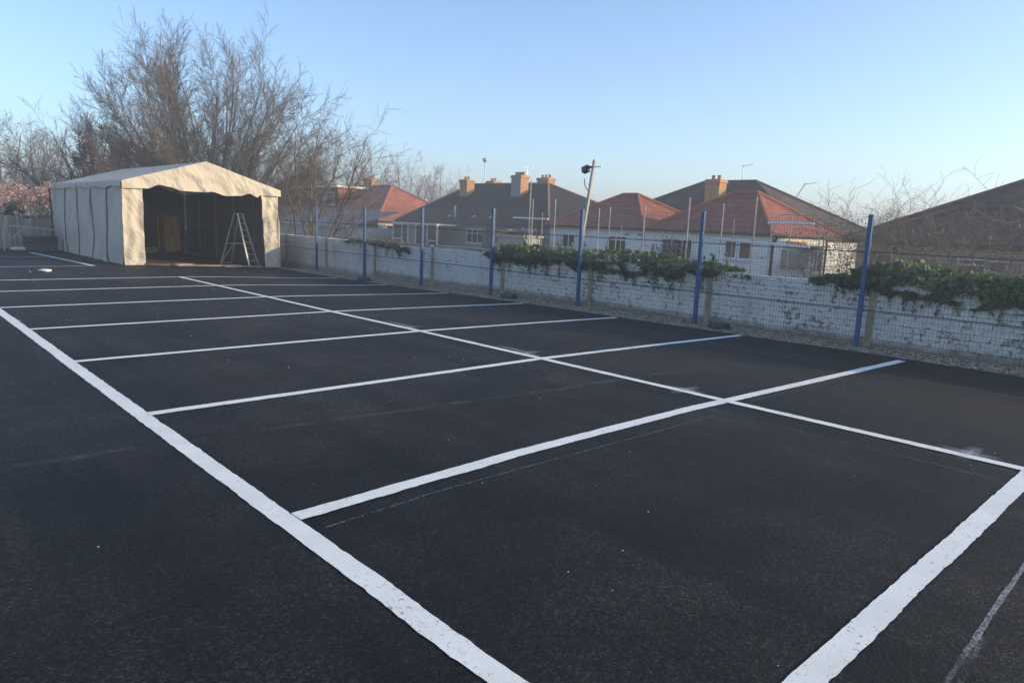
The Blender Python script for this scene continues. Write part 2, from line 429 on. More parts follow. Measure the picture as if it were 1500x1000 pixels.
# ------------------------------------------------------------------ camera
H0 = 1.61035
yaw, pitch, roll = 0.761643824, 0.162632327, 0.0422643566
F = Vector((math.sin(yaw)*math.cos(pitch), math.cos(yaw)*math.cos(pitch), -math.sin(pitch)))
r0 = F.cross(Vector((0, 0, 1))).normalized(); u0 = r0.cross(F)
r1 = math.cos(roll)*r0 + math.sin(roll)*u0; u1 = -math.sin(roll)*r0 + math.cos(roll)*u0
cam = bpy.data.cameras.new('camera'); cam.sensor_width = 36; cam.lens = 1039.445 / 1500 * 36
cam.clip_start = .05; cam.clip_end = 3000
co = bpy.data.objects.new('camera', cam); COL.objects.link(co)
mw = Matrix((r1, u1, -F)).transposed().to_4x4(); mw.translation = Vector((0, 0, H0)); co.matrix_world = mw
scene.camera = co

# ------------------------------------------------------------------ sky, sun, air
SUN_EL = 14.5; SUN_AZ = 138.7
w = bpy.data.worlds.new('World'); scene.world = w; w.use_nodes = True
nt = w.node_tree; nt.nodes.clear()
sky = nt.nodes.new('ShaderNodeTexSky'); sky.sky_type = 'NISHITA'; sky.sun_disc = False
sky.sun_elevation = R(SUN_EL); sky.sun_rotation = R(SUN_AZ); sky.altitude = 20
sky.air_density = .85; sky.dust_density = .9; sky.ozone_density = 2.9
bg = nt.nodes.new('ShaderNodeBackground'); bg.inputs['Strength'].default_value = .13
wo = nt.nodes.new('ShaderNodeOutputWorld'); nt.links.new(sky.outputs[0], bg.inputs[0]); nt.links.new(bg.outputs[0], wo.inputs[0])
sd = Vector((math.sin(R(SUN_AZ))*math.cos(R(SUN_EL)), math.cos(R(SUN_AZ))*math.cos(R(SUN_EL)), math.sin(R(SUN_EL))))
sl = bpy.data.lights.new('sun', 'SUN'); sl.energy = 2.35; sl.angle = R(1.3); sl.color = (1.0, .80, .50)
so = bpy.data.objects.new('sun', sl); COL.objects.link(so); so.rotation_euler = sd.to_track_quat('Z', 'Y').to_euler(); so.location = (0, 0, 30)

HAZE = True
if HAZE:
    t = NT('haze_air'); t.t.nodes.remove(t.bs)
    pv = t.n('ShaderNodeVolumePrincipled'); pv.inputs['Color'].default_value = (.86, .90, .95, 1); pv.inputs['Density'].default_value = .0038; pv.inputs['Anisotropy'].default_value = .2
    t.l(pv.outputs[0], t.out.inputs['Volume'])
    struct(MB().span(-350, 500, -250, 600, -2.2, 17.5).build('haze', t.m), 'stuff')

# ------------------------------------------------------------------ ground
struct(MB().grid(lambda a, b: (11.75 + 480*a, -240 + 830*b, -.82), 4, 4).build('garden_ground', M['soil']))
struct(MB().grid(lambda a, b: (-340 + 351.75*a, 31.6 + 560*b, -.80), 4, 4).build('rough_ground', M['soil']))

def edge_x(y): return 10.47 + .22*ss(9, 3, y) + .05*nz(y*.9) + .02*nz(y*4.0, 3)
def park(a, b):
    y = -40 + 71.6*b
    if a >= .999: x = edge_x(y)
    else: x = -30 + 40.3*a/.97 if a < .97 else 10.3
    return (x, y, H(x, y))
mb = MB(); NU, NV = 40, 220
mb.grid(lambda a, b: park(a, b), NU, NV)
for j in range(NV):                                   # broken edge of the laid asphalt
    y0 = -40 + 71.6*j/NV; y1 = -40 + 71.6*(j+1)/NV; x0 = edge_x(y0); x1 = edge_x(y1)
    mb.poly((x0, y0, H(x0, y0)), (x0 + .03, y0, H(x0, y0) - .06), (x1 + .03, y1, H(x1, y1) - .06), (x1, y1, H(x1, y1)))
struct(mb.build('car_park_asphalt', M['asphalt']))
struct(MB().grid(lambda a, b: (10.35 + 1.35*a, -40 + 71.6*b, H(10.35 + 1.35*a, -40 + 71.6*b) - .045 + .012*nz(a*8, b*300) + .03*max(0, a - .6)), 10, 400).build('gravel_bed', M['gravel_bed']))
# loose stones
def stone(mb, x, y, z, s, r):
    n = len(mb.v)
    for dx, dy, dz in ((1, 0, 0), (-1, 0, 0), (0, 1, 0), (0, -1, 0), (0, 0, 1), (0, 0, -1)):
        a = r.uniform(0, 6.28)
        q = Vector((dx + r.uniform(-.3, .3), dy + r.uniform(-.3, .3), dz*.7 + r.uniform(-.2, .2))) * s
        mb.v.append((x + q.x, y + q.y, z + q.z))
    mb.f += [(n, n+2, n+4), (n+2, n+1, n+4), (n+1, n+3, n+4), (n+3, n, n+4), (n+2, n, n+5), (n+1, n+2, n+5), (n+3, n+1, n+5), (n, n+3, n+5)]
mb = MB(); r = random.Random(3)
for i in range(15000):
    y = .3 + 22*r.random()**1.25; x = 10.50 + 1.1*r.random()
    stone(mb, x, y, H(x, y) - .035 + .015*r.random() + .02*max(0, x-11), r.uniform(.008, .024), r)
struct(tag(mb.build('gravel', M['gravel']), 'buff gravel strip between the asphalt and the white wall', 'gravel'), 'stuff')
mb = MB(); r = random.Random(11)
for i in range(230):
    y = 22*r.random()**1.6 + .6; x = -2 + 12.3*r.random()
    stone(mb, x, y, H(x, y) + .003, r.uniform(.0015, .0045)**1.0 * (1 + .10*y), r)
struct(tag(mb.build('loose_chippings', M['litter']), 'small pale chippings scattered over the dark asphalt', 'chippings'), 'stuff')

# ------------------------------------------------------------------ painted lines
def line(name, pts, wid, seed, m='paint', rag=.010, steps=None, lift=.004):
    """a painted line along pts with hand-rolled ragged edges"""
    pts = [Vector(p) for p in pts]
    L = sum((pts[i+1]-pts[i]).length for i in range(len(pts)-1)); n = steps or int(L / .035)
    mb = MB(); row = []
    for i in range(n + 1):
        s = L*i/n; k = 0
        while k < len(pts)-2 and s > (pts[k+1]-pts[k]).length: s -= (pts[k+1]-pts[k]).length; k += 1
        d = (pts[k+1]-pts[k]).normalized(); p = pts[k] + d*s; q = Vector((-d.y, d.x))
        S = L*i/n
        lump = lambda o: rag*(.55*nz(S*2.1, seed*7.3+o) + .45*nz(S*11, seed*3.7+o) + .55*nz(S*47, seed+o)) + (.035*max(0, nz(S*1.05, seed*2.1+o*3)-.55))*wid/.12
        a = wid/2 + lump(0); b = wid/2 + lump(5.5)
        for o in (a, a-.012, -b+.012, -b):
            x = p.x + q.x*o; y = p.y + q.y*o
            row.append((x, y, H(x, y) + lift))
    mb.v = row
    for i in range(n):
        for j in range(3):
            c = i*4 + j; mb.f.append((c, c+4, c+5, c+1))
    return struct(mb.build(name, M[m]))
line('edge_line', [(1.60, -2), (1.61, 1.6), (1.625, 2.8), (1.64, 5.2), (1.66, 7.8), (1.70, 12), (1.72, 27)], .118, 1, rag=.012)
line('centre_line', [(6.19, .93), (6.19, 5.95), (6.17, 8.5), (6.12, 11), (6.11, 13.5), (6.07, 18.32)], .105, 2, lift=.008)
YB = [.935, 3.43, 5.94, 8.44, 10.95, 13.45, 15.95, 18.3]
XE = [10.5, 10.5, 10.52, 10.36, 10.36, 10.38, 10.4, 10.38]; DE = [.05, .12, .26, .33, .36, .30, .16, .04]
for i, y in enumerate(YB):
    pts = [(1.70, y), (6.2, y + (.02 if i != 1 else .05)), ((6.2 + XE[i])/2, y - DE[i]*.4), (XE[i], y - DE[i])]
    if i == 1: pts = [(1.69, 3.41), (3.45, 3.48), (5.5, 3.47), (8.1, 3.345), (10.45, 3.24)]
    line('bay_line', pts, .115 if i < 2 else .105, 20 + i, lift=.006)
line('bay_line', [(1.75, 22.2), (5.2, 22.33)], .1, 40, 'paint_worn')
line('bay_line', [(1.75, 26.5), (4.75, 26.53)], .08, 41, 'paint_worn')
line('side_line', [(5.15, 22.3), (4.76, 28.9)], .12, 42)
line('chalk_mark', [(1.75, 3.19), (2.5, 3.24), (3.5, 3.235)], .014, 50, 'chalk', .006)
line('chalk_mark', [(3.4, 3.23), (5.6, 3.2)], .012, 51, 'chalk', .004)
line('chalk_mark', [(2.6, .585), (3.42, .61), (4.6, .64)], .022, 52, 'chalk_heavy', .008)
line('chalk_mark', [(2.9, .56), (3.34, .59)], .03, 53, 'chalk', .01)
line('chalk_mark', [(2.9, 5.83), (4.9, 5.82)], .014, 54, 'chalk', .004)
line('chalk_mark', [(6.42, 3.3), (8.3, 3.2)], .014, 55, 'chalk', .004)
def spray(x, y, lx, ly, rz=0):
    mb = MB(); c, s = math.cos(rz), math.sin(rz)
    n = len(mb.v)
    me_pts = [(-lx/2, -ly/2), (lx/2, -ly/2), (lx/2, ly/2), (-lx/2, ly/2)]
    mb.poly(*[(a, b, 0) for a, b in me_pts])
    o = mb.build('overspray_mark', M['spray']); o.location = (x, y, H(x, y) + .010 + .0007*(len(COL.objects) % 5)); o.rotation_euler = (0, 0, rz); struct(o)
for x, y in ((6.28, 6.3), (6.25, 3.93), (6.28, 1.38), (6.25, 8.85)):
    spray(x, y, .5, .13); spray(x, y + .0, .14, .42)
spray(6.33, 6.62, .1, .7); spray(6.3, 9.2, .1, .8)

# ------------------------------------------------------------------ boundary wall
POSTY = [1.33, 4.16, 7.01, 9.86, 12.62, 15.42, 18.24, 21.13, 23.96]
wall = empty('brick_wall', (11.7, 12, 0), 'long low white painted brick wall along the edge of the car park', 'wall')
ys = [-1.4] + [p - .04 for p in POSTY] + [31.2]
for i in range(len(ys) - 1):
    a, b = ys[i] + .055, ys[i+1] - .055
    if b - a < .1: continue
    m = 'wall_white' if b < 12.7 else ('wall_clean' if b < 18.6 else 'wall_block')
    zt = .93 + .03*nz(i*3.3)
    def front(u, v, a=a, b=b, zt=zt):
        y = a + (b-a)*u; t_ = zt + .012*nz(y*6, 2) + .02*nz(y*1.3, 5)
        return (11.6 + .010*nz(y*2, v*3), y, -.2 + (t_ + .2)*v)
    mb = MB().grid(front, 40, 8)
    n = 40
    for k in range(n):                                # top and back
        p0 = front(k/n, 1); p1 = front((k+1)/n, 1)
        mb.poly(p0, (11.82, p0[1], p0[2]), (11.82, p1[1], p1[2]), p1)
        mb.poly((11.82, p0[1], p0[2]), (11.82, p0[1], -.9), (11.82, p1[1], -.9), (11.82, p1[1], p1[2]))
    for yy, k in ((a, 0), (b, 1)):
        p = front(k, 1); mb.poly((p[0], yy, -.2), (11.82, yy, -.2), (11.82, yy, p[2]), (p[0], yy, p[2]))
    mb.build('wall_panel', M[m], wall)
    if 12 < b < 19:                                   # bare brick-on-edge course along the top
        MB().span(11.585, 11.835, a + .02, b - .02, zt + .012, zt + .045).build('coping', M['coping'], wall)
for p in ys[1:-1]:
    MB().span(11.575, 11.83, p - .054, p + .054, -.25, .95).build('wall_pillar', M['post_conc'], wall, bevel=.008)

# ------------------------------------------------------------------ mesh fence on blue posts
fence = empty('mesh_fence', (11.3, 12, 0), 'welded wire mesh fence on square blue posts in front of the white wall', 'fence')
post0 = None
for y in POSTY:
    zb = H(11.26, y) - .1
    if post0 is None:
        mb = MB().span(11.228, 11.292, y - .032, y + .032, -.2, 1.97)
        post0 = mb.build('post', M['blue'], fence, bevel=.006)
        cap = MB().span(11.224, 11.296, y - .036, y + .036, 1.972, 1.985).build('post_cap', M['blue'], post0)
    else:
        o = post0.copy(); COL.objects.link(o); o.parent = fence; o.location = (post0.location.x, post0.location.y + y - POSTY[0], post0.location.z + H(11.26, y)*.4)
        c = cap.copy(); COL.objects.link(c); c.parent = o
panel0 = None
for i in range(len(POSTY) - 1):
    y = POSTY[i]
    if panel0 is None:
        mb = MB(); L = 2.83
        k = int(L / .05)
        for j in range(k + 1): mb.bar((11.335, y + j*L/k, .06), (11.335, y + j*L/k, 1.955), .0028)
        for j in range(39): mb.bar((11.330, y, .08 + j*.0493), (11.330, y + L, .08 + j*.0493), .0024)
        panel0 = mb.build('mesh_panel', M['blue_dark'], fence)
        mb = MB()
        for z in (.55, 1.43): mb.bar((11.35, y, z), (11.35, y + L, z), .015)
        rail0 = mb.build('rail', M['rail'], fence)
    else:
        for q in (panel0, rail0):
            o = q.copy(); COL.objects.link(o); o.parent = fence; o.location = (q.location.x, q.location.y + y - POSTY[0], 0)
# dark drainage stones / bait boxes along the wall foot
BL = ['green plastic bait box at the foot of the wall, farthest from the camera', 'green plastic bait box on the gravel, beside the fourth blue post from the right', 'green plastic bait box on the gravel nearest the camera']
for (x, y, rz), lb in zip(((10.72, 17.4, .5), (11.05, 11.75, .1), (11.10, 6.42, -.05)), BL):
    t = empty('bait_box', (x, y, H(x, y) - .03), lb, 'bait box', 'green boxes along the wall foot')
    prof = [(-.10, 0), (.10, 0), (.10, .05), (.045, .105), (-.045, .105), (-.10, .05)]
    def ext(l0, l1, sc=1.0, dz=0):
        mb = MB(); c, s = math.cos(rz), math.sin(rz)
        P = lambda l, q: (x - s*l + c*q[0]*sc, y + c*l + s*q[0]*sc, t.location.z + q[1]*sc + dz)
        for i in range(6):
            a, b = prof[i], prof[(i+1) % 6]; mb.poly(P(l0, a), P(l1, a), P(l1, b), P(l0, b))
        mb.poly(*[P(l0, q) for q in prof]); mb.poly(*[P(l1, q) for q in reversed(prof)]); return mb
    ext(-.17, .17).build('box_body', M['green_box'], t)
    ext(-.15, .15, .82, .025).build('lid', M['green_box'], t)
    MB().box((x - .11*math.cos(rz), y - .11*math.sin(rz), t.location.z + .03), (.006, .06, .04), rz).build('entry_hole', M['dark'], t)
# white lump on the asphalt
def lump(a, b):
    th = 6.2832*a; ph = math.pi*(b - .5)
    k = 1 + .25*nz(3*math.cos(th), 3*math.sin(th), b*4)
    return (3.65 + .14*k*math.cos(th)*math.cos(ph), 20.5 + .2*k*math.sin(th)*math.cos(ph), .035 + .04*k*math.sin(ph))
tag(MB().grid(lump, 16, 8).build('plaster_lump', M['litter'], smooth=True), 'small white lump lying alone on the asphalt left of the tent', 'debris')

# ------------------------------------------------------------------ leaves, trees
def leafcloud(mb, n, fn, size, r, aspect=.75):
    for i in range(n):
        p = fn(r)
        if p is None: continue
        s = size * r.uniform(.6, 1.35)
        a = Vector((r.gauss(0, 1), r.gauss(0, 1), r.gauss(0, 1))).normalized()
        b = a.cross(Vector((r.gauss(0, 1), r.gauss(0, 1), r.gauss(0, 1)))).normalized()
        a *= s; b *= s*aspect; k = len(mb.v); x, y, z = p
        mb.v += [(x - a.x*.6, y - a.y*.6, z - a.z*.6), (x + b.x*.5, y + b.y*.5, z + b.z*.5), (x + a.x*.6, y + a.y*.6, z + a.z*.6), (x - b.x*.5, y - b.y*.5, z - b.z*.5)]
        mb.f.append((k, k+1, k+2, k+3))

def clumps(cen, rad, nc, r, csize):
    """sampler: points in clumps scattered through an ellipsoid"""
    cs = []
    while len(cs) < nc:
        v = Vector((r.uniform(-1, 1), r.uniform(-1, 1), r.uniform(-1, 1)))
        if v.length < 1: cs.append((Vector((cen[0] + v.x*rad[0], cen[1] + v.y*rad[1], cen[2] + v.z*rad[2])), csize*r.uniform(.5, 1.3)))
    def fn(r):
        c, s = cs[int(r.random()*nc)]
        v = Vector((r.gauss(0, 1), r.gauss(0, 1), r.gauss(0, 1))).normalized() * s * r.random()**.4
        return (c.x + v.x, c.y + v.y, c.z + v.z*.8)
    return fn

def rnd_perp(d, r):
    v = Vector((r.gauss(0, 1), r.gauss(0, 1), r.gauss(0, 1))); v -= d*v.dot(d)
    return v.normalized()

def grow(out, p, d, L, rad, lvl, spec, r):
    """one limb and everything that grows on it; out[level] are meshes"""
    sp = spec[lvl]; n = sp.get('seg', 4)
    pts = [p.copy()]; rads = [rad]; dirs = [d.copy()]
    for i in range(n):
        d = (d + rnd_perp(d, r)*sp.get('wander', .15) + Vector((0, 0, sp.get('up', .05)))).normalized()
        p = p + d*(L/n); pts.append(p.copy()); dirs.append(d.copy()); rads.append(max(rad*(1 - (1 - sp.get('tip', .3))*(i+1)/n), .002))
    out[min(lvl, len(out)-1)].tube(pts, rads, sp.get('k', 3), cap=False)
    if lvl + 1 >= len(spec): return
    nx = spec[lvl+1]; m = nx['n']; m = int(m * r.uniform(.75, 1.25) + .5)
    for j in range(m):
        t = nx.get('t0', .25) + (1 - nx.get('t0', .25))*((j + r.random())/m)
        t = min(t, .999); i = int(t*n); f = t*n - i
        q = pts[i].lerp(pts[i+1], f); dd = dirs[min(i+1, n)]
        ang = R(r.uniform(*nx.get('ang', (25, 55))))
        nd = (dd*math.cos(ang) + rnd_perp(dd, r)*math.sin(ang)).normalized()
        if nx.get('out') is not None:
            o = Vector((q.x - nx['out'][0], q.y - nx['out'][1], 0)); 
            if o.length > .01: nd = (nd + o.normalized()*nx.get('outk', .25)).normalized()
        LL = L*nx['len']*r.uniform(.6, 1.15)*(1 - nx.get('fall', .45)*t)
        rr = (rads[i]*(1-f) + rads[i+1]*f)*nx.get('rad', .5)
        grow(out, q, nd, LL, max(rr, nx.get('minr', .004)), lvl+1, spec, r)

def bare_tree(name, base, stems, spec, seed, label, group=None, bark='bark', twig='twig', lean=None, cat='tree'):
    r = random.Random(seed); out = [MB(), MB()]
    root = empty(name, base, label, cat, group)
    b = Vector(base)
    sp2 = [dict(spec[0])] + [dict(s) for s in spec[1:]]
    def go(p, d, L, rad):
        # level 0 to the trunk mesh, the rest to the crown mesh
        grow(out, p, d, L, rad, 0, sp2, r)
    for (ox, oy, dx, dy, dz, L, rad) in stems:
        go(b + Vector((ox, oy, 0)), Vector((dx, dy, dz)).normalized(), L, rad)
    out[0].build('trunk', M[bark], root, smooth=True)
    out[1].build('crown', M[twig], root)
    return root

# big many-stemmed tree behind the tent
r = random.Random(21); AX = Vector((.937, -.349, 0)); AY = Vector((.349, .937, 0))     # across and along the line of sight
stems = []
LT = [(-1.0, 7.6), (-.6, 9.6), (0.0, 11.2), (.35, 11.0), (1.0, 7.6)]
for i in range(36):
    f = -1 + 2*(i + .5)/36 + r.uniform(-.02, .02)                # fan from left to right
    L = next(p[1] + (q[1] - p[1])*(f - p[0])/(q[0] - p[0]) for p, q in zip(LT, LT[1:]) if f <= q[0] or q[0] == 1.0)
    th = R((46 if f < 0 else 52)*f); d = AX*math.sin(th) + AY*r.uniform(-.32, .32) + Vector((0, 0, math.cos(th))); o = AX*(.6*f + .25) + AY*r.uniform(-.5, .5)
    stems.append((o.x, o.y, d.x, d.y, d.z, (L - .5)*r.choice((1, 1, .97, .93, .88)), r.uniform(.055, .12)))
spec = [dict(seg=8, wander=.085, up=.02, tip=.12, k=5),
        dict(n=22, len=.36, ang=(18, 46), t0=.14, fall=.35, rad=.45, seg=4, wander=.13, up=.06, k=3, minr=.012),
        dict(n=11, len=.50, ang=(20, 50), t0=.12, fall=.3, rad=.5, seg=3, wander=.15, up=.06, k=3, minr=.0085),
        dict(n=8, len=.48, ang=(20, 54), t0=.12, fall=.2, rad=.6, seg=2, wander=.16, up=.04, k=3, minr=.0064)]
bare_tree('bare_tree', (14.6, 40.0, -.8), stems, spec, 5, 'huge bare many-stemmed tree spreading above the tent', 'bare trees around the car park')

# ivy-trunked bare tree left of it
def fan(n, seed, width, L0, drop, rad, depth=.3, base=.35):
    r = random.Random(seed); out = []
    for i in range(n):
        f = -1 + 2*(i + .5)/n + r.uniform(-.1, .1)
        d = AX*(width*f) + AY*r.uniform(-depth, depth) + Vector((0, 0, 1)); o = AX*(base*f) + AY*r.uniform(-.2, .2)
        out.append((o.x, o.y, d.x, d.y, d.z, (L0 - drop*abs(f)**1.5)*r.uniform(.85, 1.05), rad*r.uniform(.7, 1.2)))
    return out
spec2 = [dict(seg=7, wander=.13, up=.03, tip=.14, k=5),
         dict(n=16, len=.40, ang=(22, 55), t0=.22, fall=.35, rad=.46, seg=4, wander=.15, up=.05, k=3, minr=.011),
         dict(n=9, len=.50, ang=(20, 52), t0=.12, fall=.3, rad=.5, seg=3, wander=.16, up=.04, k=3, minr=.008),
         dict(n=5, len=.46, ang=(20, 50), t0=.15, fall=.25, rad=.6, seg=2, wander=.16, up=.04, k=3, minr=.006)]
t2 = bare_tree('bare_tree', (10.9, 46.5, -.8), fan(10, 9, .52, 7.4, 1.7, .11), spec2, 9, 'bare tree with ivy covered trunk behind the left end of the tent', 'bare trees around the car park')
mb = MB(); r = random.Random(4)
leafcloud(mb, 3400, clumps((10.6, 46.3, 3.0), (.75, .6, 2.3), 34, r, .42), .12, r)
mb.build('ivy_cover', M['ivy_dark'], t2)

# several slim trunks behind the wall, right of the tent
stems = fan(9, 13, .52, 6.7, 1.7, .075, .35, .35) + [(.3, -.5, .55, -1.0, 1, 4.6, .06), (-.2, .4, -.6, .9, 1, 4.6, .06)]
spec3 = [dict(seg=8, wander=.15, up=.05, tip=.14, k=5),
         dict(n=13, len=.38, ang=(22, 58), t0=.25, fall=.3, rad=.48, seg=4, wander=.18, up=.06, k=3, minr=.009),
         dict(n=8, len=.50, ang=(22, 58), t0=.12, fall=.25, rad=.5, seg=3, wander=.2, up=.04, k=3, minr=.006),
         dict(n=4, len=.46, ang=(20, 55), t0=.15, fall=.2, rad=.6, seg=2, wander=.2, up=.04, k=3, minr=.0045)]
bare_tree('bare_tree', (14.6, 27.9, -.8), stems, spec3, 17, 'slim bare tree of several pale trunks behind the wall beside the tent', 'bare trees around the car park', 'bark_pale', 'twig_pale')

# far bare trees
specF = [dict(seg=6, wander=.06, up=.03, tip=.2, k=5),
         dict(n=15, len=.42, ang=(28, 58), t0=.22, fall=.4, rad=.42, seg=3, wander=.16, up=.07, k=3, minr=.018),
         dict(n=8, len=.52, ang=(22, 55), t0=.12, fall=.3, rad=.5, seg=2, wander=.18, up=.05, k=3, minr=.013),
         dict(n=5, len=.5, ang=(20, 55), t0=.15, fall=.2, rad=.6, seg=1, wander=.15, up=.05, k=3, minr=.010)]
far = [((11.2, 76, -1), 9.4, 'twig_pale', 'pale distant bare tree at the left edge of the photo'),
       ((13.6, 78, -1), 8.0, 'twig_pale', 'pale distant bare tree, second from the left edge'),
       ((16.3, 80, -1), 9.0, 'twig_pale', 'pale distant bare tree, third from the left edge, just left of the ivy trunk'),
       ((49.5, 88, -1), 11.8, 'twig', 'grey brown distant bare tree above the flat roofed dormer'),
       ((54.5, 86, -1), 11.3, 'twig_red', 'reddish budding distant tree above the red tiled bungalow'),
       ((58.8, 85, -1), 10.6, 'twig_red', 'reddish budding tree right of the red bungalow chimney'),
       ((62.8, 84, -1), 8.4, 'twig_red', 'low reddish tree between the red roof and the slate bungalow'),
       ((67.0, 86, -1), 9.0, 'twig_straw', 'pale straw coloured tree beside the left chimney of the slate bungalow'),
       ((43.5, 84, -1), 9.6, 'twig', 'distant bare tree behind the slim trunks beside the tent')]
for i, (b, h, tw, lb) in enumerate(far):
    stems = fan(6, 300 + i, .5, h + .6, h*.25, .13)
    bare_tree('bare_tree', b, stems, specF, 100 + i, lb, 'distant bare trees', 'bark', tw)

# evergreen and straw-coloured shrubs behind the tent
def bush(name, base, parts, mat, label, cat, seed, size, group=None, stem='bark', stem_h=1.5):
    r = random.Random(seed); root = empty(name, base, label, cat, group)
    mb = MB()
    for cen, rad, nc, n, cs in parts: leafcloud(mb, n, clumps(cen, rad, nc, r, cs), size, r)
    mb.build('foliage', M[mat], root)
    for i in range(4):
        a = r.uniform(0, 6.28); p = Vector(base); pts = [p]
        for k in range(4): pts.append(pts[-1] + Vector((math.cos(a)*.18, math.sin(a)*.18, stem_h/4)))
        MB().tube(pts, [.05, .045, .04, .03, .02], 5).build('stem', M[stem], root)
    return root
bush('evergreen_shrub', (12.6, 44.5, -.8), [((12.6, 44.5, 3.2), (1.5, .9, 2.1), 45, 4600, .5)], 'ivy_dark', 'dark evergreen shrub rising behind the tent roof', 'shrub', 31, .13, stem_h=3)
r = random.Random(33)
root = empty('straw_shrub', (13.6, 43.0, -.8), 'straw coloured leafless shrub behind the tent roof, under the huge tree', 'shrub')
mb = MB(); out = [mb, mb]
spec4 = [dict(seg=5, wander=.14, up=.0, tip=.3, k=3), dict(n=9, len=.5, ang=(20, 60), t0=.2, fall=.3, rad=.6, seg=4, wander=.2, up=-.03, k=3, minr=.010), dict(n=7, len=.5, ang=(20, 60), t0=.1, fall=.3, rad=.7, seg=3, wander=.2, up=-.02, k=3, minr=.008)]
for i in range(26):
    a = 6.283*r.random(); ti = r.uniform(.1, .9)
    grow(out, Vector((13.6 + r.uniform(-1.2, 1.2), 43 + r.uniform(-.5, .5), -.8)), Vector((math.cos(a)*ti, math.sin(a)*ti*.5, 1)).normalized(), r.uniform(3.6, 5.6), .02, 0, spec4, r)
mb.build('twigs', M['twig_straw'], root)

# blossom tree, hedge, left-hand fence and barrier
root = empty('blossom_tree', (6.3, 40, -.8), 'pink blossoming tree above the dark hedge at the left', 'tree')
mb = MB(); r = random.Random(8)
leafcloud(mb, 6500, clumps((5.9, 40, 1.95), (2.0, 1.2, .55), 80, r, .30), .075, r)
leafcloud(mb, 2400, clumps((7.9, 40.2, 2.2), (1.0, .9, .45), 26, r, .26), .075, r)
mb.build('blossom', M['blossom'], root)
mb = MB(); out = [mb, mb]
for i in range(7):
    a = 6.283*i/7; grow(out, Vector((6.3, 40, -.8)), Vector((math.cos(a)*.6, math.sin(a)*.4, 1)).normalized(), 3.0, .06, 0, [spec3[0], dict(n=7, len=.5, ang=(25, 60), t0=.3, fall=.3, rad=.5, seg=4, wander=.15, up=.03, k=3, minr=.01)], r)
mb.build('trunk', M['bark'], root)
bush('hedge', (6.6, 36.3, -.8), [((5.8, 36.3, .72), (2.0, .6, .72), 60, 6500, .30), ((7.6, 36.5, .55), (1.1, .5, .6), 30, 3000, .28), ((4.2, 36.5, .9), (1.4, .5, .7), 30, 3000, .28)], 'hedge', 'dark green hedge behind the timber fence at the left', 'hedge', 41, .08)

tf = empty('timber_fence', (4, 31.45, -.1), 'weathered close boarded timber fence at the far left', 'fence')
mb = MB(); r = random.Random(5); x = -3.0
while x < 6.0:
    zt = 1.22 - .028*(x - 3.5) + r.uniform(-.02, .02) - (.06 if x > 5.0 else 0)
    mb.box((x + .06, 31.5 + .012*(int(x/.12) % 2), zt/2 - .1), (.118, .018, zt + .2)); x += .12
mb.build('boards', M['fence_wood'], tf)
for x in (-1.2, 1.4, 3.9):
    MB().span(x, x + .1, 31.40, 31.49, -.3, 1.25).build('fence_post', M['fence_wood'], tf)
bar = empty('timber_barrier', (4.9, 30.2, 0), 'low whitish post and rail barrier with a diagonal brace in front of the timber fence', 'barrier')
MB().bar((4.20, 30.05, 0), (4.24, 30.05, .98), .055).build('post', M['white_timber'], bar)
MB().bar((5.42, 30.3, 0), (5.42, 30.3, .74), .05).build('post', M['white_timber'], bar)
MB().bar((4.20, 30.01, .88), (5.75, 30.25, .74), .03, .06).build('top_rail', M['white_timber'], bar)
MB().bar((4.40, 30.00, .42), (4.90, 30.10, .83), .025, .045).build('diagonal_brace', M['white_timber'], bar)
MB().bar((4.36, 30.1, 0), (4.40, 30.1, .82), .06, .05).build('inner_post', M['fence_wood'], bar)
MB().bar((4.54, 30.1, 0), (4.58, 30.1, .84), .06, .05).build('inner_post', M['fence_wood'], bar)
bp = empty('ball_post', (4.74, 30.75, 0), 'slim whitish post topped with a ball, behind the barrier rail', 'post')
MB().tube([(4.80, 30.75, .1), (4.72, 30.75, 1.2)], [.04, .03], 8).build('shaft', M['white_timber'], bp)
MB().lathe((4.72, 30.75, 1.2), [(.02, 0), (.055, .025), (.085, .07), (.085, .10), (.055, .145), (.015, .165)], 12).build('ball_finial', M['white_timber'], bp, smooth=True)
bx = empty('timber_planter', (5.15, 29.8, 0), 'dark brown boarded timber box beside the back corner of the tent', 'planter')
mb = MB()
for (x0, x1, y0, y1) in ((4.76, 5.72, 29.60, 29.63), (4.76, 5.72, 30.0, 30.03), (4.76, 4.79, 29.63, 30.0), (5.69, 5.72, 29.63, 30.0)): mb.span(x0, x1, y0, y1, 0, .49)
mb.build('side_boards', M['box_wood'], bx)
MB().span(4.74, 5.74, 29.57, 30.05, .492, .52).build('lid', M['box_wood'], bx)
def sackf(cx, cy, lx, ly, h, sd, z0=0.0):
    def f(a, b):
        th = 6.2832*a; ph = math.pi*(b - .5); k = 1 + .18*nz(2*math.cos(th) + sd, 2*math.sin(th), b*3)
        e = lambda v: math.copysign(abs(v)**.6, v)
        return (cx + lx/2*k*e(math.cos(th))*math.cos(ph)**.5, cy + ly/2*k*e(math.sin(th))*math.cos(ph)**.5, z0 + h/2 + h/2*k*math.sin(ph))
    return f
tag(MB().grid(sackf(4.56, 29.75, .42, .3, .15, 3), 20, 10).build('white_bag', M['white_sack'], smooth=True), 'crumpled white bag on the ground left of the brown timber box', 'bag')

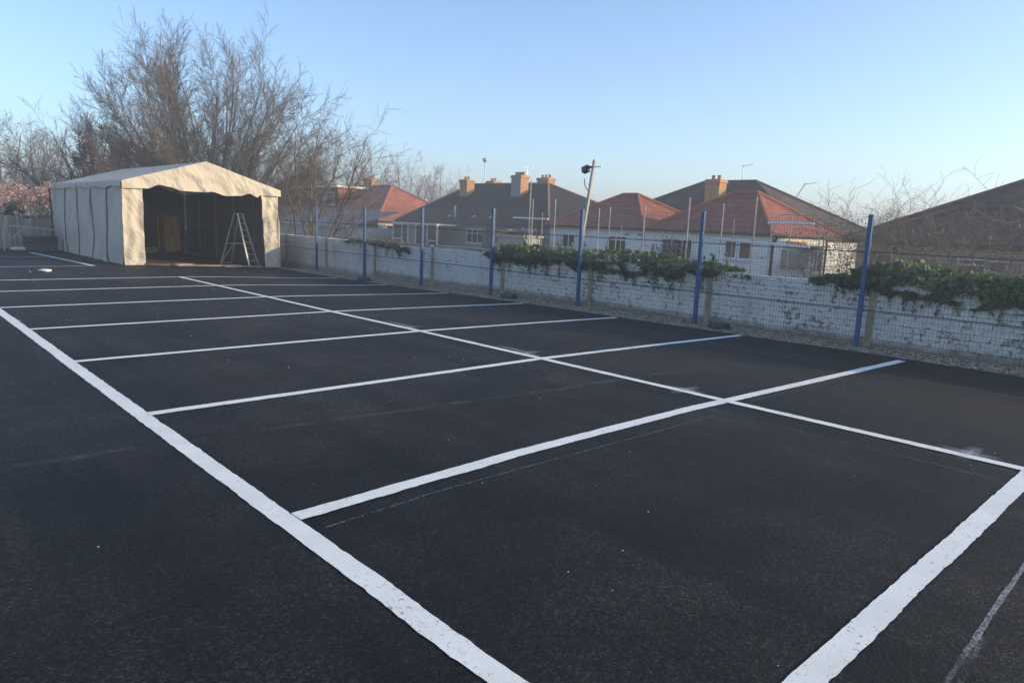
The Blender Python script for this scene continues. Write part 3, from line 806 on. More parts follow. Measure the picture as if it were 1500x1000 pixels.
# ------------------------------------------------------------------ the tent
TX0, TX1, TYF, TYB, ZE, ZR = 5.98, 10.66, 22.5, 31.2, 2.40, 3.12; TXM = (TX0 + TX1)/2
tent = empty('marquee_tent', (TXM, 26.8, 0), 'large beige canvas marquee tent with one open front end', 'tent')
def crease(x, y, z): return nz(x*1.7, y*1.7, z*1.1)*.6 + nz(x*5, y*5, z*2.2)*.35
def left_wall(a, b):
    y = TYF + (TYB - TYF)*a; z = -.01 + (ZE - .06 + .01)*b
    pan = (a*5.0) % 1.0
    sag = -.11*math.sin(math.pi*pan)*math.sin(math.pi*min(1, b*1.05)) 
    lap = .05*ss(.90, .97, pan)*(1 - ss(.97, 1.0, pan))
    flare = -.05*(1 - b)**2*(1 + nz(y*2.1, 4)) 
    return (TX0 + .02 + sag*.5 + lap*-1.2 + flare + .075*crease(0, y*1.0, z*.7) + .04*nz(y*1.5 + z*1.4, z*.7, 21) + .030*math.sin(y*3.6 + 2.2*nz(z*.5, y*.4, 3))*(.45 + .55*(1 - b)) + .02*nz(y*6, z*.6, 9)*(1-b*.5), y, z + .02*nz(y*3, 1)*(1 - b))
MB().grid(left_wall, 200, 26).build('side_wall', M['fabric'], tent, smooth=True)
for k in range(1, 5):                                 # dark tubes standing in for seam shadows between the wall sheets
    pts = []
    for i in range(15):
        q = left_wall((k - .125 + .012*nz(i*.6, k*3.1))/5, i/14); pts.append((q[0] - .02, q[1], q[2]))
    MB().tube(pts, [.018 + .010*nz(i*.7, k) for i in range(15)], 5).build('seam_shadow', M['fabric_shade'], tent)
def right_wall(a, b):
    y = TYF + .05 + (TYB - TYF - .05)*a; z = H(10.6, y) + (ZE - .05 - H(10.6, y))*b
    return (TX1 + .03*crease(3, y, z) + .04*math.sin(math.pi*((a*5) % 1)), y, z)
MB().grid(right_wall, 90, 16).build('side_wall', M['fabric_shade'], tent, smooth=True)
def back_wall(a, b):
    x = TX0 + .06 + (TX1 - TX0 - .12)*a; zt = ZE + (ZR - ZE)*(1 - abs(2*a - 1)) - .06
    return (x, TYB - .03 + .04*crease(x, 7, b*2), H(x, TYB) + zt*b)
MB().grid(back_wall, 60, 16).build('back_wall', M['fabric_shade'], tent, smooth=True)
def roof(side):
    def f(a, b):
        y = TYF - .04 + (TYB - TYF + .08)*a; bay = (a*5) % 1
        # b: 0 at the ridge, 1 at the hem of the little valance
        if b < .8:
            t_ = b/.8; x = TXM + side*(TX1 - TXM + .03)*t_; z = ZR + (ZE - ZR)*t_ - .05*math.sin(math.pi*bay)*math.sin(math.pi*t_) - .012
        else:
            t_ = (b - .8)/.2; x = TXM + side*(TX1 - TXM + .03 + .02*t_); z = ZE - .012 - .17*t_ - .03*t_*nz(y*1.6, side*3) + .02*t_*math.cos(y*3.5)
        return (x, y, z + .012*crease(x, y, 3))
    return f
mb = MB().grid(roof(-1), 120, 20).grid(roof(1), 120, 20)
mb.build('roof', M['fabric'], tent, smooth=True)
SC = [(5.97, 2.17), (6.52, 2.2), (6.62, 2.20), (6.95, 2.33), (7.2, 2.29), (7.6, 2.19), (8.28, 2.19), (8.42, 2.22), (8.9, 2.12), (9.35, 2.15), (9.62, 2.23), (9.9, 2.13), (9.96, 2.20), (10.7, 2.20)]
def lerp_sc(x):
    for (a, za), (b, zb) in zip(SC, SC[1:]):
        if x <= b: return za + (zb - za)*ss(a, b, x)
    return SC[-1][1]
def gable(a, b):
    x = TX0 - .02 + (TX1 - TX0 + .04)*a
    zt = ZE + (ZR - ZE)*(1 - abs(2*a - 1)) - .01; zb = min(lerp_sc(x), zt - .02); z = zb + (zt - zb)*b
    w_ = .028*math.sin(x*9 + z*5 + 2*nz(x*2, z*2)) * (1-b) + .05*nz(x*1.4, z*3.5, 5) + .025*nz(x*3 + z*5, z*2, 8)
    return (x, TYF - .05 - .05*(1 - b) + w_*.9, z)
MB().grid(gable, 110, 24).build('gable', M['fabric'], tent, smooth=True)
def flap(x0, x1, zt, sd, lean=0.0):
    def f(a, b):
        x = x0 + (x1 - x0)*a; zb = H(x, TYF) + .01; z = zb + (zt - zb)*b
        fold = .016*math.sin(a*11 + 3*nz(z*1.3, sd)) + .045*nz(x*2.6 + z*.8, z*1.3, sd) + .05*nz(x*3 - z*2.2, z*1.1, sd + 3) + .03*nz(x*6 + z*4, z*3.2, sd)
        return (x + lean*(1 - b) + .015*nz(z*2, sd), TYF - .02 + fold, z)
    return f
MB().grid(flap(TX0 - .02, 6.51, ZE - .1, 1.7), 26, 40).build('front_flap', M['fabric'], tent, smooth=True)
MB().grid(flap(10.03, TX1 - .10, ZE - .14, 4.4, .12), 30, 40).build('front_flap', M['fabric'], tent, smooth=True)
def corner(a, b):
    z = H(10.7, TYF) + (ZE - .1 - H(10.7, TYF))*b
    return (TX1 - .1 + .16*a + .08*(1 - b) + .02*nz(z*2, 4), TYF - .03 + .25*a + .05*nz(z*1.5, a*3, 2), z)
MB().grid(corner, 8, 30).build('corner_flap', M['fabric'], tent, smooth=True)
for z in (1.42, .62):
    MB().bar((10.10, TYF - .07, z - .05), (10.60, TYF - .06, z + .12), .012, .03).build('flap_hem', M['fabric'], tent)
fr = MB()
for k in range(6):
    y = TYF + .08 + (TYB - TYF - .16)*k/5
    for x in (TX0 + .09, TX1 - .09):
        fr.bar((x, y, H(x, y)), (x, y, ZE - .08), .04)
    fr.bar((TX0 + .09, y, ZE - .08), (TXM, y, ZR - .09), .04); fr.bar((TX1 - .09, y, ZE - .08), (TXM, y, ZR - .09), .04)
for x, z in ((TX0 + .09, ZE - .09), (TX1 - .09, ZE - .09), (TXM, ZR - .10)): fr.bar((x, TYF + .08, z), (x, TYB - .08, z), .036)
fr.build('frame', M['steel'], tent)
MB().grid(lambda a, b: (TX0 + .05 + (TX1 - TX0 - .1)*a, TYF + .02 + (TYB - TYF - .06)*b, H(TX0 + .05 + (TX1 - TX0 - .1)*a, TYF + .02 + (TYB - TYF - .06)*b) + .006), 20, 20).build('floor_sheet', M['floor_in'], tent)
# guy pole standing at the back corner
MB().bar((5.86, 30.9, 0), (5.80, 30.9, 2.2), .05).build('corner_pole', M['black'], tent)

# things inside the tent and on its threshold
d = empty('door_leaf', (9.3, 29.4, 0), 'brown wooden door leaf standing upright inside the tent', 'door')
def lean_box(x0, x1, y, z0, z1, th, back=.10):
    mb = MB(); P = lambda x, z, o: (x, y + o + back*(z - z0)/(z1 - z0), z)
    q = [P(x0, z0, 0), P(x1, z0, 0), P(x1, z1, 0), P(x0, z1, 0), P(x0, z0, th), P(x1, z0, th), P(x1, z1, th), P(x0, z1, th)]
    mb.v = q; mb.f = [(0, 1, 2, 3), (5, 4, 7, 6), (0, 4, 5, 1), (1, 5, 6, 2), (2, 6, 7, 3), (3, 7, 4, 0)]; return mb
lean_box(8.95, 9.77, 29.2, .012, 1.40, .045).build('door_panel', M['door'], d)
MB().lathe((9.40, 29.19, .70), [(.02, 0), (.035, .02), (.035, .05), (.02, .07)], 10).build('handle', M['dark'], d)
MB().box((9.62, 29.20, .05), (.26, .02, .03)).build('kick_strip', M['dark'], d)
MB().box((9.71, 29.25, .94), (.05, .03, .05)).build('latch', M['dark'], d)
b = empty('yellow_crate', (8.6, 29.0, 0), 'low yellow box with dark printing and lid left of the brown door', 'box')
MB().span(8.25, 8.80, 28.85, 29.2, .012, .22).build('crate_body', M['yellow'], b, bevel=.01)
MB().span(8.23, 8.82, 28.83, 29.22, .225, .29).build('lid', M['dark'], b, bevel=.008)
mb = MB()
for k, wd in enumerate((.03, .02, .035, .02, .03)): mb.box((8.42 + .05*k, 28.846, .115 + .006*(k % 2)), (wd, .006, .05))
mb.build('printing', M['dark'], b)
tb = empty('trestle_frame', (10.3, 28.9, 0), 'dark rectangular table frame standing against the tent wall', 'table')
MB().span(9.72, 10.52, 28.5, 29.0, .84, .88).build('table_top', M['dark'], tb)
for x in (9.76, 10.48):
    for y in (28.54, 28.96): MB().bar((x, y, H(x, y)), (x, y, .84), .04).build('leg', M['dark'], tb)
MB().bar((9.76, 28.96, .12), (10.48, 28.96, .12), .03).build('stretcher', M['dark'], tb)

ld = empty('step_ladder', (9.7, 23.3, 0), 'tall aluminium step ladder standing open at the right of the tent mouth', 'ladder')
fb, rb = Vector((9.90, 22.78, 0)), Vector((9.40, 23.85, 0)); tp = Vector((9.62, 23.32, 1.60)); wv = Vector((.917, .40, 0))
fb.z = H(fb.x, fb.y) + .012; rb.z = H(rb.x, rb.y) + .012
tf_, tr_ = tp + Vector((.03, -.07, 0)), tp + Vector((-.03, .07, -.02))
for s in (-1, 1):
    MB().bar(fb + wv*.21*s, tf_ + wv*.10*s, .022, .048).build('front_rail', M['alu'], ld)
    MB().bar(rb + wv*.23*s, tr_ + wv*.10*s, .024, .04).build('rear_leg', M['alu'], ld)
for k in range(1, 9):
    t_ = k/8.6; p = fb.lerp(tf_, t_); hw = .21 - .11*t_
    MB().box(p, (2*hw - .03, .085, .022), math.atan2(wv.y, wv.x)).build('tread', M['alu'], ld)
MB().box(tp, (.26, .2, .03), math.atan2(wv.y, wv.x)).build('top_cap', M['alu'], ld)
for t_ in (.03, .42):
    p = rb.lerp(tr_, t_); hw = .23 - .13*t_; MB().bar(p - wv*hw, p + wv*hw, .02, .03).build('rear_brace', M['alu'], ld)
MB().bar(rb.lerp(tr_, .05) - wv*.22, rb.lerp(tr_, .42) + wv*.16, .018, .024).build('rear_brace', M['alu'], ld)
for s in (-1, 1):
    MB().bar(fb.lerp(tf_, .43) + wv*.16*s, rb.lerp(tr_, .43) + wv*.17*s, .012, .016).build('spreader', M['alu'], ld)

tag(MB().bar((6.5, 22.42, .035), (10.02, 22.44, H(10, 22.4) + .035), .07, .05).build('timber_sill', M['plank']), 'long pale timber batten lying across the mouth of the tent', 'batten')
for x, lb in ((7.55, 'flat brown sack on the tent threshold, nearer the middle'), (9.0, 'flat brown sack on the tent threshold, beside the ladder')):
    tag(MB().grid(sackf(x, 22.3, .62, .26, .085, x, H(x, 22.3)), 24, 10).build('sand_bag', M['sack'], smooth=True), lb, 'sandbag', 'sacks on the tent threshold')

# ------------------------------------------------------------------ floodlight pole, thin poles
fl = empty('floodlight_pole', (12.0, 10.54, -.8), 'leaning white pole with a black floodlight, rising above the wall', 'floodlight')
P0, P1 = Vector((12.0, 10.78, -.8)), Vector((12.0, 10.25, 3.06))
MB().bar(P0, P1, .055).build('pole', M['white_timber'], fl)
q = P0.lerp(P1, .945)
MB().box((q.x, q.y + .20, q.z + .02), (.11, .16, .15), 0, R(-20), R(12)).build('lamp_housing', M['black'], fl, bevel=.02)
MB().box((q.x - .07, q.y + .205, q.z + .02), (.015, .12, .11), 0, R(-20), R(12)).build('lamp_glass', M['lamp_glass'], fl)
MB().bar((q.x, q.y + .04, q.z + .06), (q.x, q.y + .2, q.z + .07), .05).build('bracket', M['black'], fl)
MB().bar((q.x, q.y - .03, q.z + .06), (q.x, q.y - .24, q.z + .07), .018).build('sensor_arm', M['steel'], fl)
MB().tube([(q.x, q.y + .23, q.z - .18), (q.x, q.y + .21, q.z - .32), (q.x, q.y + .13, q.z - .42), (q.x, q.y + .05, q.z - .45)], .010, 5).build('cable', M['black'], fl)
poles = [(12.57, 2.68, .030), (12.47, 2.24, .026), (12.13, 1.92, .02), (11.72, 2.23, .028), (10.37, 2.04, .024), (10.06, 2.06, .028), (9.72, 1.67, .018), (9.13, 2.11, .028), (8.06, 2.27, .032), (7.30, 2.16, .028), (7.05, 1.88, .02), (6.63, 2.29, .03), (6.29, 1.96, .026), (5.93, 1.95, .024), (5.40, 1.88, .022)]
pl = ['tallest thin pale pole right of the slate bungalow chimney', 'thin pale pole standing right against the tallest one', 'short grey pole at the end of the pale horizontal tube', 'thin pale pole left of the floodlight pole, clear of the others',
      'thin pale pole first to the right of the floodlight pole', 'thin pale pole second to the right of the floodlight pole', 'stubby thin pole below the left white gable roof', 'thin pale pole in front of the drainpipe between the two white rear extensions', 'thin pale pole left of the blue post with the bright top', 'thin pale pole in front of the left part of the right red roof',
      'short thin pole in front of the double window of the white bungalow', 'tall thin pale pole in front of the right hip of the red roof', 'thin pole at the white bungalow corner', 'thin pole carrying the pale tube beside the orange sign', 'short thin pole among the bramble twigs above the orange sign']
for (y, z, rd), lb in zip(poles, pl):
    ln = rng.uniform(-.03, .03)
    t = empty('thin_pole', (12.4, y, -.82), lb, 'pole', 'thin pale poles behind the mesh fence')
    MB().tube([(12.4, y + ln, -.82), (12.4 + ln*.3, y + ln*.4, .6), (12.4, y, z)], rd*.5, 8).build('shaft', M['pole'], t)
    MB().tube([(12.4, y, z - .002), (12.4, y, z + .012)], rd*.6, 8).build('end_cap', M['steel'], t)
tag(MB().tube([(12.36, 13.1, 1.79), (12.36, 11.9, 1.775)], .022, 8).build('horizontal_tube', M['white_pvc']), 'pale horizontal tube tied across the tallest thin poles', 'tube', 'pale horizontal tubes')
tag(MB().tube([(12.36, 6.35, 1.835), (12.36, 5.5, 1.845)], .02, 8).build('horizontal_tube', M['white_pvc']), 'pale horizontal tube above the orange sign', 'tube', 'pale horizontal tubes')
tag(MB().tube([(12.5, 7.5, 1.50), (12.5, 5.6, 1.44)], .024, 8).build('horizontal_tube', M['white_pvc']), 'pale horizontal tube below the double window of the white bungalow', 'tube', 'pale horizontal tubes')
tag(MB().tube([(12.5, 6.30, 1.6), (12.5, 6.28, 1.95), (12.5, 6.1, 2.0), (12.5, 5.7, 1.99), (12.5, 5.2, 1.86), (12.5, 4.6, 1.66)], .010, 6).build('wire_hoop', M['pole']), 'thin bent wire hoop at the left end of the brambles', 'wire')

# ------------------------------------------------------------------ ivy on the wall
def prof(tab, y):
    tab = sorted(tab)
    if y <= tab[0][0]: return tab[0][1:]
    for a, b in zip(tab, tab[1:]):
        if y <= b[0]:
            k = (y - a[0])/(b[0] - a[0]); return tuple(a[i] + (b[i] - a[i])*k for i in (1, 2))
    return tab[-1][1:]
def ivy(name, tab, n, size, mat, label, seed, stems=14):
    r = random.Random(seed); y0 = min(t[0] for t in tab); y1 = max(t[0] for t in tab)
    root = empty(name, (11.7, (y0+y1)/2, .9), label, 'ivy')
    mb = MB()
    def fn(r):
        y = r.uniform(y0, y1); top, bot = prof(tab, y)
        top += -.06 + .09*nz(y*2.3, seed) + .07*nz(y*8, seed); bot += .09*nz(y*2.0, seed + 9) + .06*nz(y*6, seed+4)
        z = bot + (top - bot)*r.random()
        # hangs in front of the wall and lies over its top
        x = 11.57 - .22*r.random()*(1 - abs(2*(z-bot)/(max(.05, top-bot)) - 1)) if z < .95 else 11.42 + .75*r.random()
        if nz(y*3, z*6, x*3) < -.22: return None
        return (x, y, z)
    leafcloud(mb, n, fn, size, r, .9)
    for i in range(int((y1 - y0)*9)):                   # trailing shoots and upright sprigs
        y = r.uniform(y0 + .1, y1 - .1); top, bot = prof(tab, y); L = r.uniform(.08, .34); up = r.random() < .35
        z = (top - .1) if up else (bot + .06); x = r.uniform(11.5, 11.8) if up else 11.56
        for k in range(int(L/.022)):
            y += r.uniform(-.012, .012); z += .022*(1 if up else -1)
            if not up and z < .12: break
            leafcloud(mb, 1, lambda r: (x + r.uniform(-.025, .015), y + r.uniform(-.025, .025), z), size*.72, r, .9)
    mb.build('leaves', M[mat], root)
    mb = MB()
    for i in range(stems):
        y = r.uniform(y0, y1); top, bot = prof(tab, y); p = Vector((11.575, y, .9)); pts = [p]
        for k in range(7): p = p + Vector((r.uniform(-.008, .004), r.uniform(-.09, .09), -(.9 - bot + .3*r.random())/7)); pts.append(p)
        mb.tube(pts, [.008 - .0007*k for k in range(8)], 4)
    mb.build('woody_growth', M['bramble'], root)
ivy('ivy', [(16.4, .9, .72), (16.9, .98, .74), (17.8, 1.1, .84), (18.6, 1.05, .9), (19.9, .98, .9)], 1500, .06, 'ivy_flower', 'small pale flowering ivy on the far part of the wall', 3, 5)
ivy('ivy', [(6.2, .98, .90), (6.8, 1.06, .86), (7.6, 1.12, .78), (8.4, 1.22, .72), (9.2, 1.27, .70), (10.0, 1.20, .72), (10.6, 1.12, .8), (11.2, 1.20, .76), (12.0, 1.22, .73), (12.7, 1.2, .70), (13.1, .98, .82)], 7200, .075, 'ivy', 'long dark ivy trailing over the middle of the wall below the floodlight pole', 5, 16)
ivy('ivy', [(.5, 1.28, .72), (2.1, 1.25, .76), (3.0, 1.26, .74), (3.7, 1.36, .80), (4.2, 1.32, .83), (4.6, 1.16, .86), (5.05, .98, .9)], 6500, .08, 'ivy', 'thick dark ivy over the near end of the wall at the right', 8, 12)

# bare brambles behind the right end of the fence
def bramble(cy, lb, seed, n, zt, spread=1.0):
    r = random.Random(seed); root = empty('bramble_shrub', (14.0, cy, -.8), lb, 'shrub', 'bare brambles at the right')
    mb = MB(); out = [mb, mb]
    sp = [dict(seg=9, wander=.30, up=-.03, tip=.35, k=3), dict(n=11, len=.40, ang=(30, 80), t0=.6, fall=.1, rad=.6, seg=5, wander=.36, up=-.04, k=3, minr=.0038), dict(n=8, len=.42, ang=(30, 80), t0=.3, fall=.1, rad=.7, seg=3, wander=.38, up=.0, k=3, minr=.0028)]
    for i in range(n):
        a = r.uniform(0, 6.28); tl = r.uniform(.2, 1.0)
        grow(out, Vector((r.uniform(13.0, 15.6), cy + r.uniform(-.7, .7)*spread, -.6)), Vector((math.cos(a)*tl*.5, math.sin(a)*tl, 1)).normalized(), r.uniform(.66, 1.06)*(zt + .85), r.uniform(.006, .010), 0, sp, r)
    mb.build('woody_growth', M['bramble'], root)
    mb = MB(); leafcloud(mb, 150, lambda r: (r.uniform(13, 15.4), cy + r.gauss(0, .7), r.uniform(.8, zt - .2)), .05, r); mb.build('dead_leaves', M['dead_leaf'], root)
bramble(5.6, 'bare tangled bramble behind the last blue post, in front of the brown roof edge', 61, 15, 1.95)
bramble(4.6, 'bare tangled bramble just right of the last blue post', 62, 28, 2.15)
bramble(3.6, 'bare tangled bramble in front of the pebbledash windows', 63, 29, 2.2)
bramble(2.5, 'bare tangled bramble at the right edge of the photo', 64, 28, 2.2)
r = random.Random(71); root = empty('dry_climber', (25.6, 17.4, -.8), 'dead brown climbing shrub over a window of the white bungalow', 'shrub')
mb = MB(); out = [mb, mb]
for i in range(26):
    grow(out, Vector((25.7, 17.4 + r.uniform(-.5, .5), -.8)), Vector((r.uniform(-.15, .05), r.uniform(-.35, .35), 1)).normalized(), r.uniform(1.6, 2.3), .015, 0, [dict(seg=6, wander=.2, up=0, tip=.4, k=3), dict(n=7, len=.4, ang=(30, 70), t0=.2, rad=.6, seg=3, wander=.25, up=0, k=3, minr=.008)], r)
mb.build('woody_growth', M['bramble'], root)
mb = MB(); leafcloud(mb, 900, lambda r: (25.6 - .25*r.random(), 17.4 + r.gauss(0, .42), .35 + r.gauss(0, .42) + .2), .085, r); mb.build('dead_leaves', M['dead_leaf'], root)

# ------------------------------------------------------------------ houses
GZ = -.82
def walls(mb, x0, x1, y0, y1, z1, z0=GZ): mb.span(x0, x1, y0, y1, z0, z1); return mb
def hip(parent, x0, x1, y0, y1, ze, ra, rb_, mat, ridge, name='roof', thick=.10, gut=True):
    """hipped roof: eave rectangle, ridge from ra to rb_ (ra has the smaller y)"""
    mb = MB(); A, B, C_, D = (x0, y0, ze), (x1, y0, ze), (x1, y1, ze), (x0, y1, ze)
    mb.poly(A, D, rb_, ra) ; mb.poly(C_, B, ra, rb_); mb.poly(B, A, ra); mb.poly(D, C_, rb_)
    lo = [(p[0], p[1], ze - thick) for p in (A, B, C_, D)]
    for i in range(4):
        p, q = (A, B, C_, D)[i], (A, B, C_, D)[(i+1) % 4]; mb.poly(p, q, lo[(i+1) % 4], lo[i])
    mb.poly(*reversed(lo))
    o = mb.build(name, M[mat], parent)
    mb = MB(); up = Vector((0, 0, .03))
    for p, q in ((ra, rb_), (A, ra), (B, ra), (C_, rb_), (D, rb_)): mb.tube([Vector(p) + up, Vector(q) + up], .085, 7)
    mb.build('ridge_tiles', M[ridge], o)
    if gut:
        mb = MB(); z = ze - .05
        for p, q in ((A, B), (B, C_), (C_, D), (D, A)):
            n_ = Vector((q[1]-p[1], p[0]-q[0], 0)).normalized()*.05
            mb.bar((p[0]+n_.x, p[1]+n_.y, z), (q[0]+n_.x, q[1]+n_.y, z), .08, .07)
        mb.build('gutter', M['gutter'], o)
    return o
def window(parent, x, y0, y1, z0, z1, mull=(), trans=(), glass='glass', frame='white_pvc', fw=.06):
    """window in a wall that looks along -X"""
    mb = MB(); xa, xb = x - .055, x - .004
    mb.span(xa, xb, y0, y1, z0, z0 + fw); mb.span(xa, xb, y0, y1, z1 - fw, z1); mb.span(xa, xb, y0, y0 + fw, z0 + fw, z1 - fw); mb.span(xa, xb, y1 - fw, y1, z0 + fw, z1 - fw)
    for k in mull: mb.span(xa, xb, y0 + (y1-y0)*k - fw/2, y0 + (y1-y0)*k + fw/2, z0 + fw, z1 - fw)
    for k in trans: mb.span(xa + .004, xb - .004, y0 + fw, y1 - fw, z0 + (z1-z0)*k - fw/2, z0 + (z1-z0)*k + fw/2)
    w_ = mb.build('window', M[frame], parent)
    MB().span(x - .028, x - .012, y0 + fw*.6, y1 - fw*.6, z0 + fw*.6, z1 - fw*.6).build('pane', M[glass], w_)
    MB().span(x - .11, x - .004, y0 - .05, y1 + .05, z0 - .055, z0 - .003).build('sill', M[frame], w_)
    return w_
def chimney(parent, x, y, z0, z1, sx, sy, pots=2, mat='chimney', render_face=False):
    c = MB().span(x - sx/2, x + sx/2, y - sy/2, y + sy/2, z0, z1 - .18).build('chimney', M[mat], parent)
    MB().span(x - sx/2 - .05, x + sx/2 + .05, y - sy/2 - .05, y + sy/2 + .05, z1 - .18, z1 - .06).span(x - sx/2 - .01, x + sx/2 + .01, y - sy/2 - .01, y + sy/2 + .01, z1 - .058, z1).build('corbel', M[mat], c)
    mb = MB()
    for k in range(pots):
        yy = y + (k - (pots-1)/2)*min(.34, (sy - .25)/max(1, pots - 1) if pots > 1 else 0)
        mb.lathe((x, yy, z1), [(.12, 0), (.10, .05), (.085, .16), (.11, .19), (.11, .22)], 10)
    mb.build('chimney_pots', M['pot'], c)
    MB().span(x - sx/2 - .10, x + sx/2 + .06, y - sy/2 - .10, y + sy/2 + .10, z0 + .02, z0 + .06).build('flashing', M['lead'], c)
    if render_face: MB().span(x - sx/2 - .014, x - sx/2 - .003, y - sy/2 + .02, y + sy/2 - .02, z0 + .2, z1 - .2).build('render_panel', M['chimney_render'], c)
    return c
def aerial(name, loc, h, label, arms=4, tilt=0.0):
    t = empty(name, loc, label, 'aerial', 'aerials on the roofs'); p = Vector(loc); q = p + Vector((0, tilt, h))
    MB().bar(p, q, .035).build('mast', M['steel'], t)
    mb = MB().bar(q + Vector((0, .12, -.03)), q + Vector((0, -.55, .03)), .03)
    for k in range(arms): mb.bar(q + Vector((-.2, .05 - .15*k, 0)), q + Vector((.2, .05 - .15*k, 0)), .015)
    mb.build('antenna', M['steel'], t)

# --- white rendered pair with two red hipped rear extensions
hs = empty('white_bungalow', (32, 19, GZ), 'white rendered bungalow with two red tiled hipped rear extensions and a dark main roof', 'house')
MB().span(26.2, 31.2, 13.32, 25.0, GZ, 1.61).build('rear_wall', M['render_white'], hs)
MB().span(31.21, 40.6, 14.4, 27.2, GZ, 1.5).build('main_wall', M['render_white'], hs)
hip(hs, 31.0, 41.0, 14.1, 27.5, 1.62, (36, 19.4, 4.42), (36, 22.5, 4.42), 'tile_brown', 'ridge_dark', 'main_roof', gut=False)
hip(hs, 26.0, 32.6, 19.12, 25.2, 1.69, (29.2, 22.0, 3.33), (29.2, 22.9, 3.33), 'tile_red', 'ridge_red', 'extension_roof', .07)
hip(hs, 26.0, 32.6, 13.15, 19.08, 1.69, (29.2, 15.6, 3.41), (29.2, 16.7, 3.41), 'tile_red', 'ridge_red', 'extension_roof', .07)
chimney(hs, 34.2, 20.7, 3.0, 4.42, .7, .85, 2)
window(hs, 26.2, 23.30, 24.15, .62, 1.30, (.5,))
window(hs, 26.2, 20.15, 21.3, .60, 1.32, (.55,), (.75,))
window(hs, 26.2, 16.7, 18.25, .45, 1.32, (.33, .66))
window(hs, 26.2, 14.65, 15.2, .62, 1.38); window(hs, 26.2, 14.0, 14.58, .62, 1.38)
mb = MB()
for y in (20.2, 19.45): mb.box((26.17, y, 1.40), (.04, .2, .05))
mb.build('air_vent', M['dark'], hs)
MB().tube([(26.13, 19.25, 1.5), (26.13, 19.25, GZ)], .04, 8).build('drainpipe', M['steel'], hs)
MB().tube([(26.6, 13.22, 1.53), (26.4, 13.24, 1.36), (26.36, 13.25, 1.25), (26.36, 13.25, GZ)], .055, 8).build('drainpipe', M['gutter'], hs)
MB().tube([(31.15, 13.22, 1.5), (31.15, 13.22, GZ)], .055, 8).build('drainpipe', M['gutter'], hs)
# side wall that looks to the car park's near end: sign, door and glazing
sg = MB().span(27.6, 29.3, 13.24, 13.30, 1.18, 1.44).build('sign_board', M['sign'], hs)
mb = MB(); r = random.Random(2)
for k in range(10):
    x = 27.72 + k*.155; mb.box((x, 13.236, 1.31), (.02, .006, .12))
    if k % 2: mb.box((x + .05, 13.236, 1.31 + .05*(-1)**(k//2)), (.08, .006, .02))
    else: mb.box((x + .045, 13.236, 1.29), (.02, .006, .09)); mb.box((x + .02, 13.2362, 1.35), (.05, .006, .018))
mb.build('lettering', M['sign_ink'], sg)
dr = MB().span(30.1, 30.9, 13.25, 13.315, GZ + .1, 1.15).build('side_door', M['white_pvc'], hs)
MB().span(30.22, 30.78, 13.238, 13.248, .2, 1.02).build('pane', M['glass'], dr)
MB().span(30.74, 30.80, 13.20, 13.236, -.02, .03).build('handle', M['steel'], dr)
MB().span(27.3, 29.6, 13.25, 13.315, .35, 1.1).build('window_panel', M['glass_pale'], hs)
MB().span(29.0, 30.9, 12.9, 13.30, 1.2, 1.26).build('door_canopy', M['lead'], hs)

# --- dark slate bungalow with four chimneys
h2 = empty('slate_bungalow', (36, 36, GZ), 'grey bungalow with a long dark slate roof and four brick chimneys', 'house')
MB().span(30.3, 41.7, 29.2, 43.9, GZ, 1.45).build('wall', M['render_grey'], h2)
hip(h2, 30.0, 42.0, 28.8, 44.4, 1.58, (36, 34.8, 4.48), (36, 42.9, 4.52), 'tile_slate', 'ridge_brown', 'roof')
chimney(h2, 34.3, 41.5, 3.3, 4.75, .7, .85, 2)
chimney(h2, 34.3, 35.85, 3.3, 4.95, .75, .95, 4, render_face=True)
chimney(h2, 37.0, 41.6, 4.0, 4.84, .7, .9, 2)
chimney(h2, 37.0, 36.0, 4.0, 4.98, .7, 1.1, 3)
mb = MB().span(28.3, 30.29, 37.2, 42.3, 1.36, 1.46).build('porch_roof', M['fascia_cream'], h2)
pc = MB()
for y in (42.25, 41.2, 40.5, 39.6, 38.3, 37.25): pc.span(28.36, 28.44, y - .05, y + .05, GZ, 1.36)
pc.span(28.36, 28.44, 41.2, 42.25, .32, .40); pc.span(28.36, 28.44, 37.25, 38.3, .32, .40); pc.span(28.37, 28.43, 37.25, 39.6, GZ, -.5)
pc.build('porch_frame', M['white_pvc'], h2)
MB().span(28.395, 28.405, 37.3, 39.55, -.5, 1.34).span(28.395, 28.405, 40.5, 42.2, GZ, 1.34).build('porch_glass', M['glass'], h2)
MB().span(29.0, 29.05, 38.4, 39.5, .75, 1.33).build('lit_interior', M['fascia_cream'], h2)  # cream sheet standing in for the lit porch interior
window(h2, 30.3, 34.85, 36.5, .32, 1.24, (.33, .66), (.7,), 'glass')
MB().tube([(30.25, 34.4, 1.5), (30.25, 34.4, GZ)], .05, 8).build('drainpipe', M['steel'], h2)
MB().tube([(30.8, 38.45, 1.9), (30.8, 38.45, 2.72)], .06, 8).build('vent_pipe', M['steel'], h2)
for y in (39.2, 36.6, 34.9): MB().box((30.9, y, 2.04), (.28, .22, .05), 0, 0, R(-26)).build('roof_vent', M['steel'], h2)
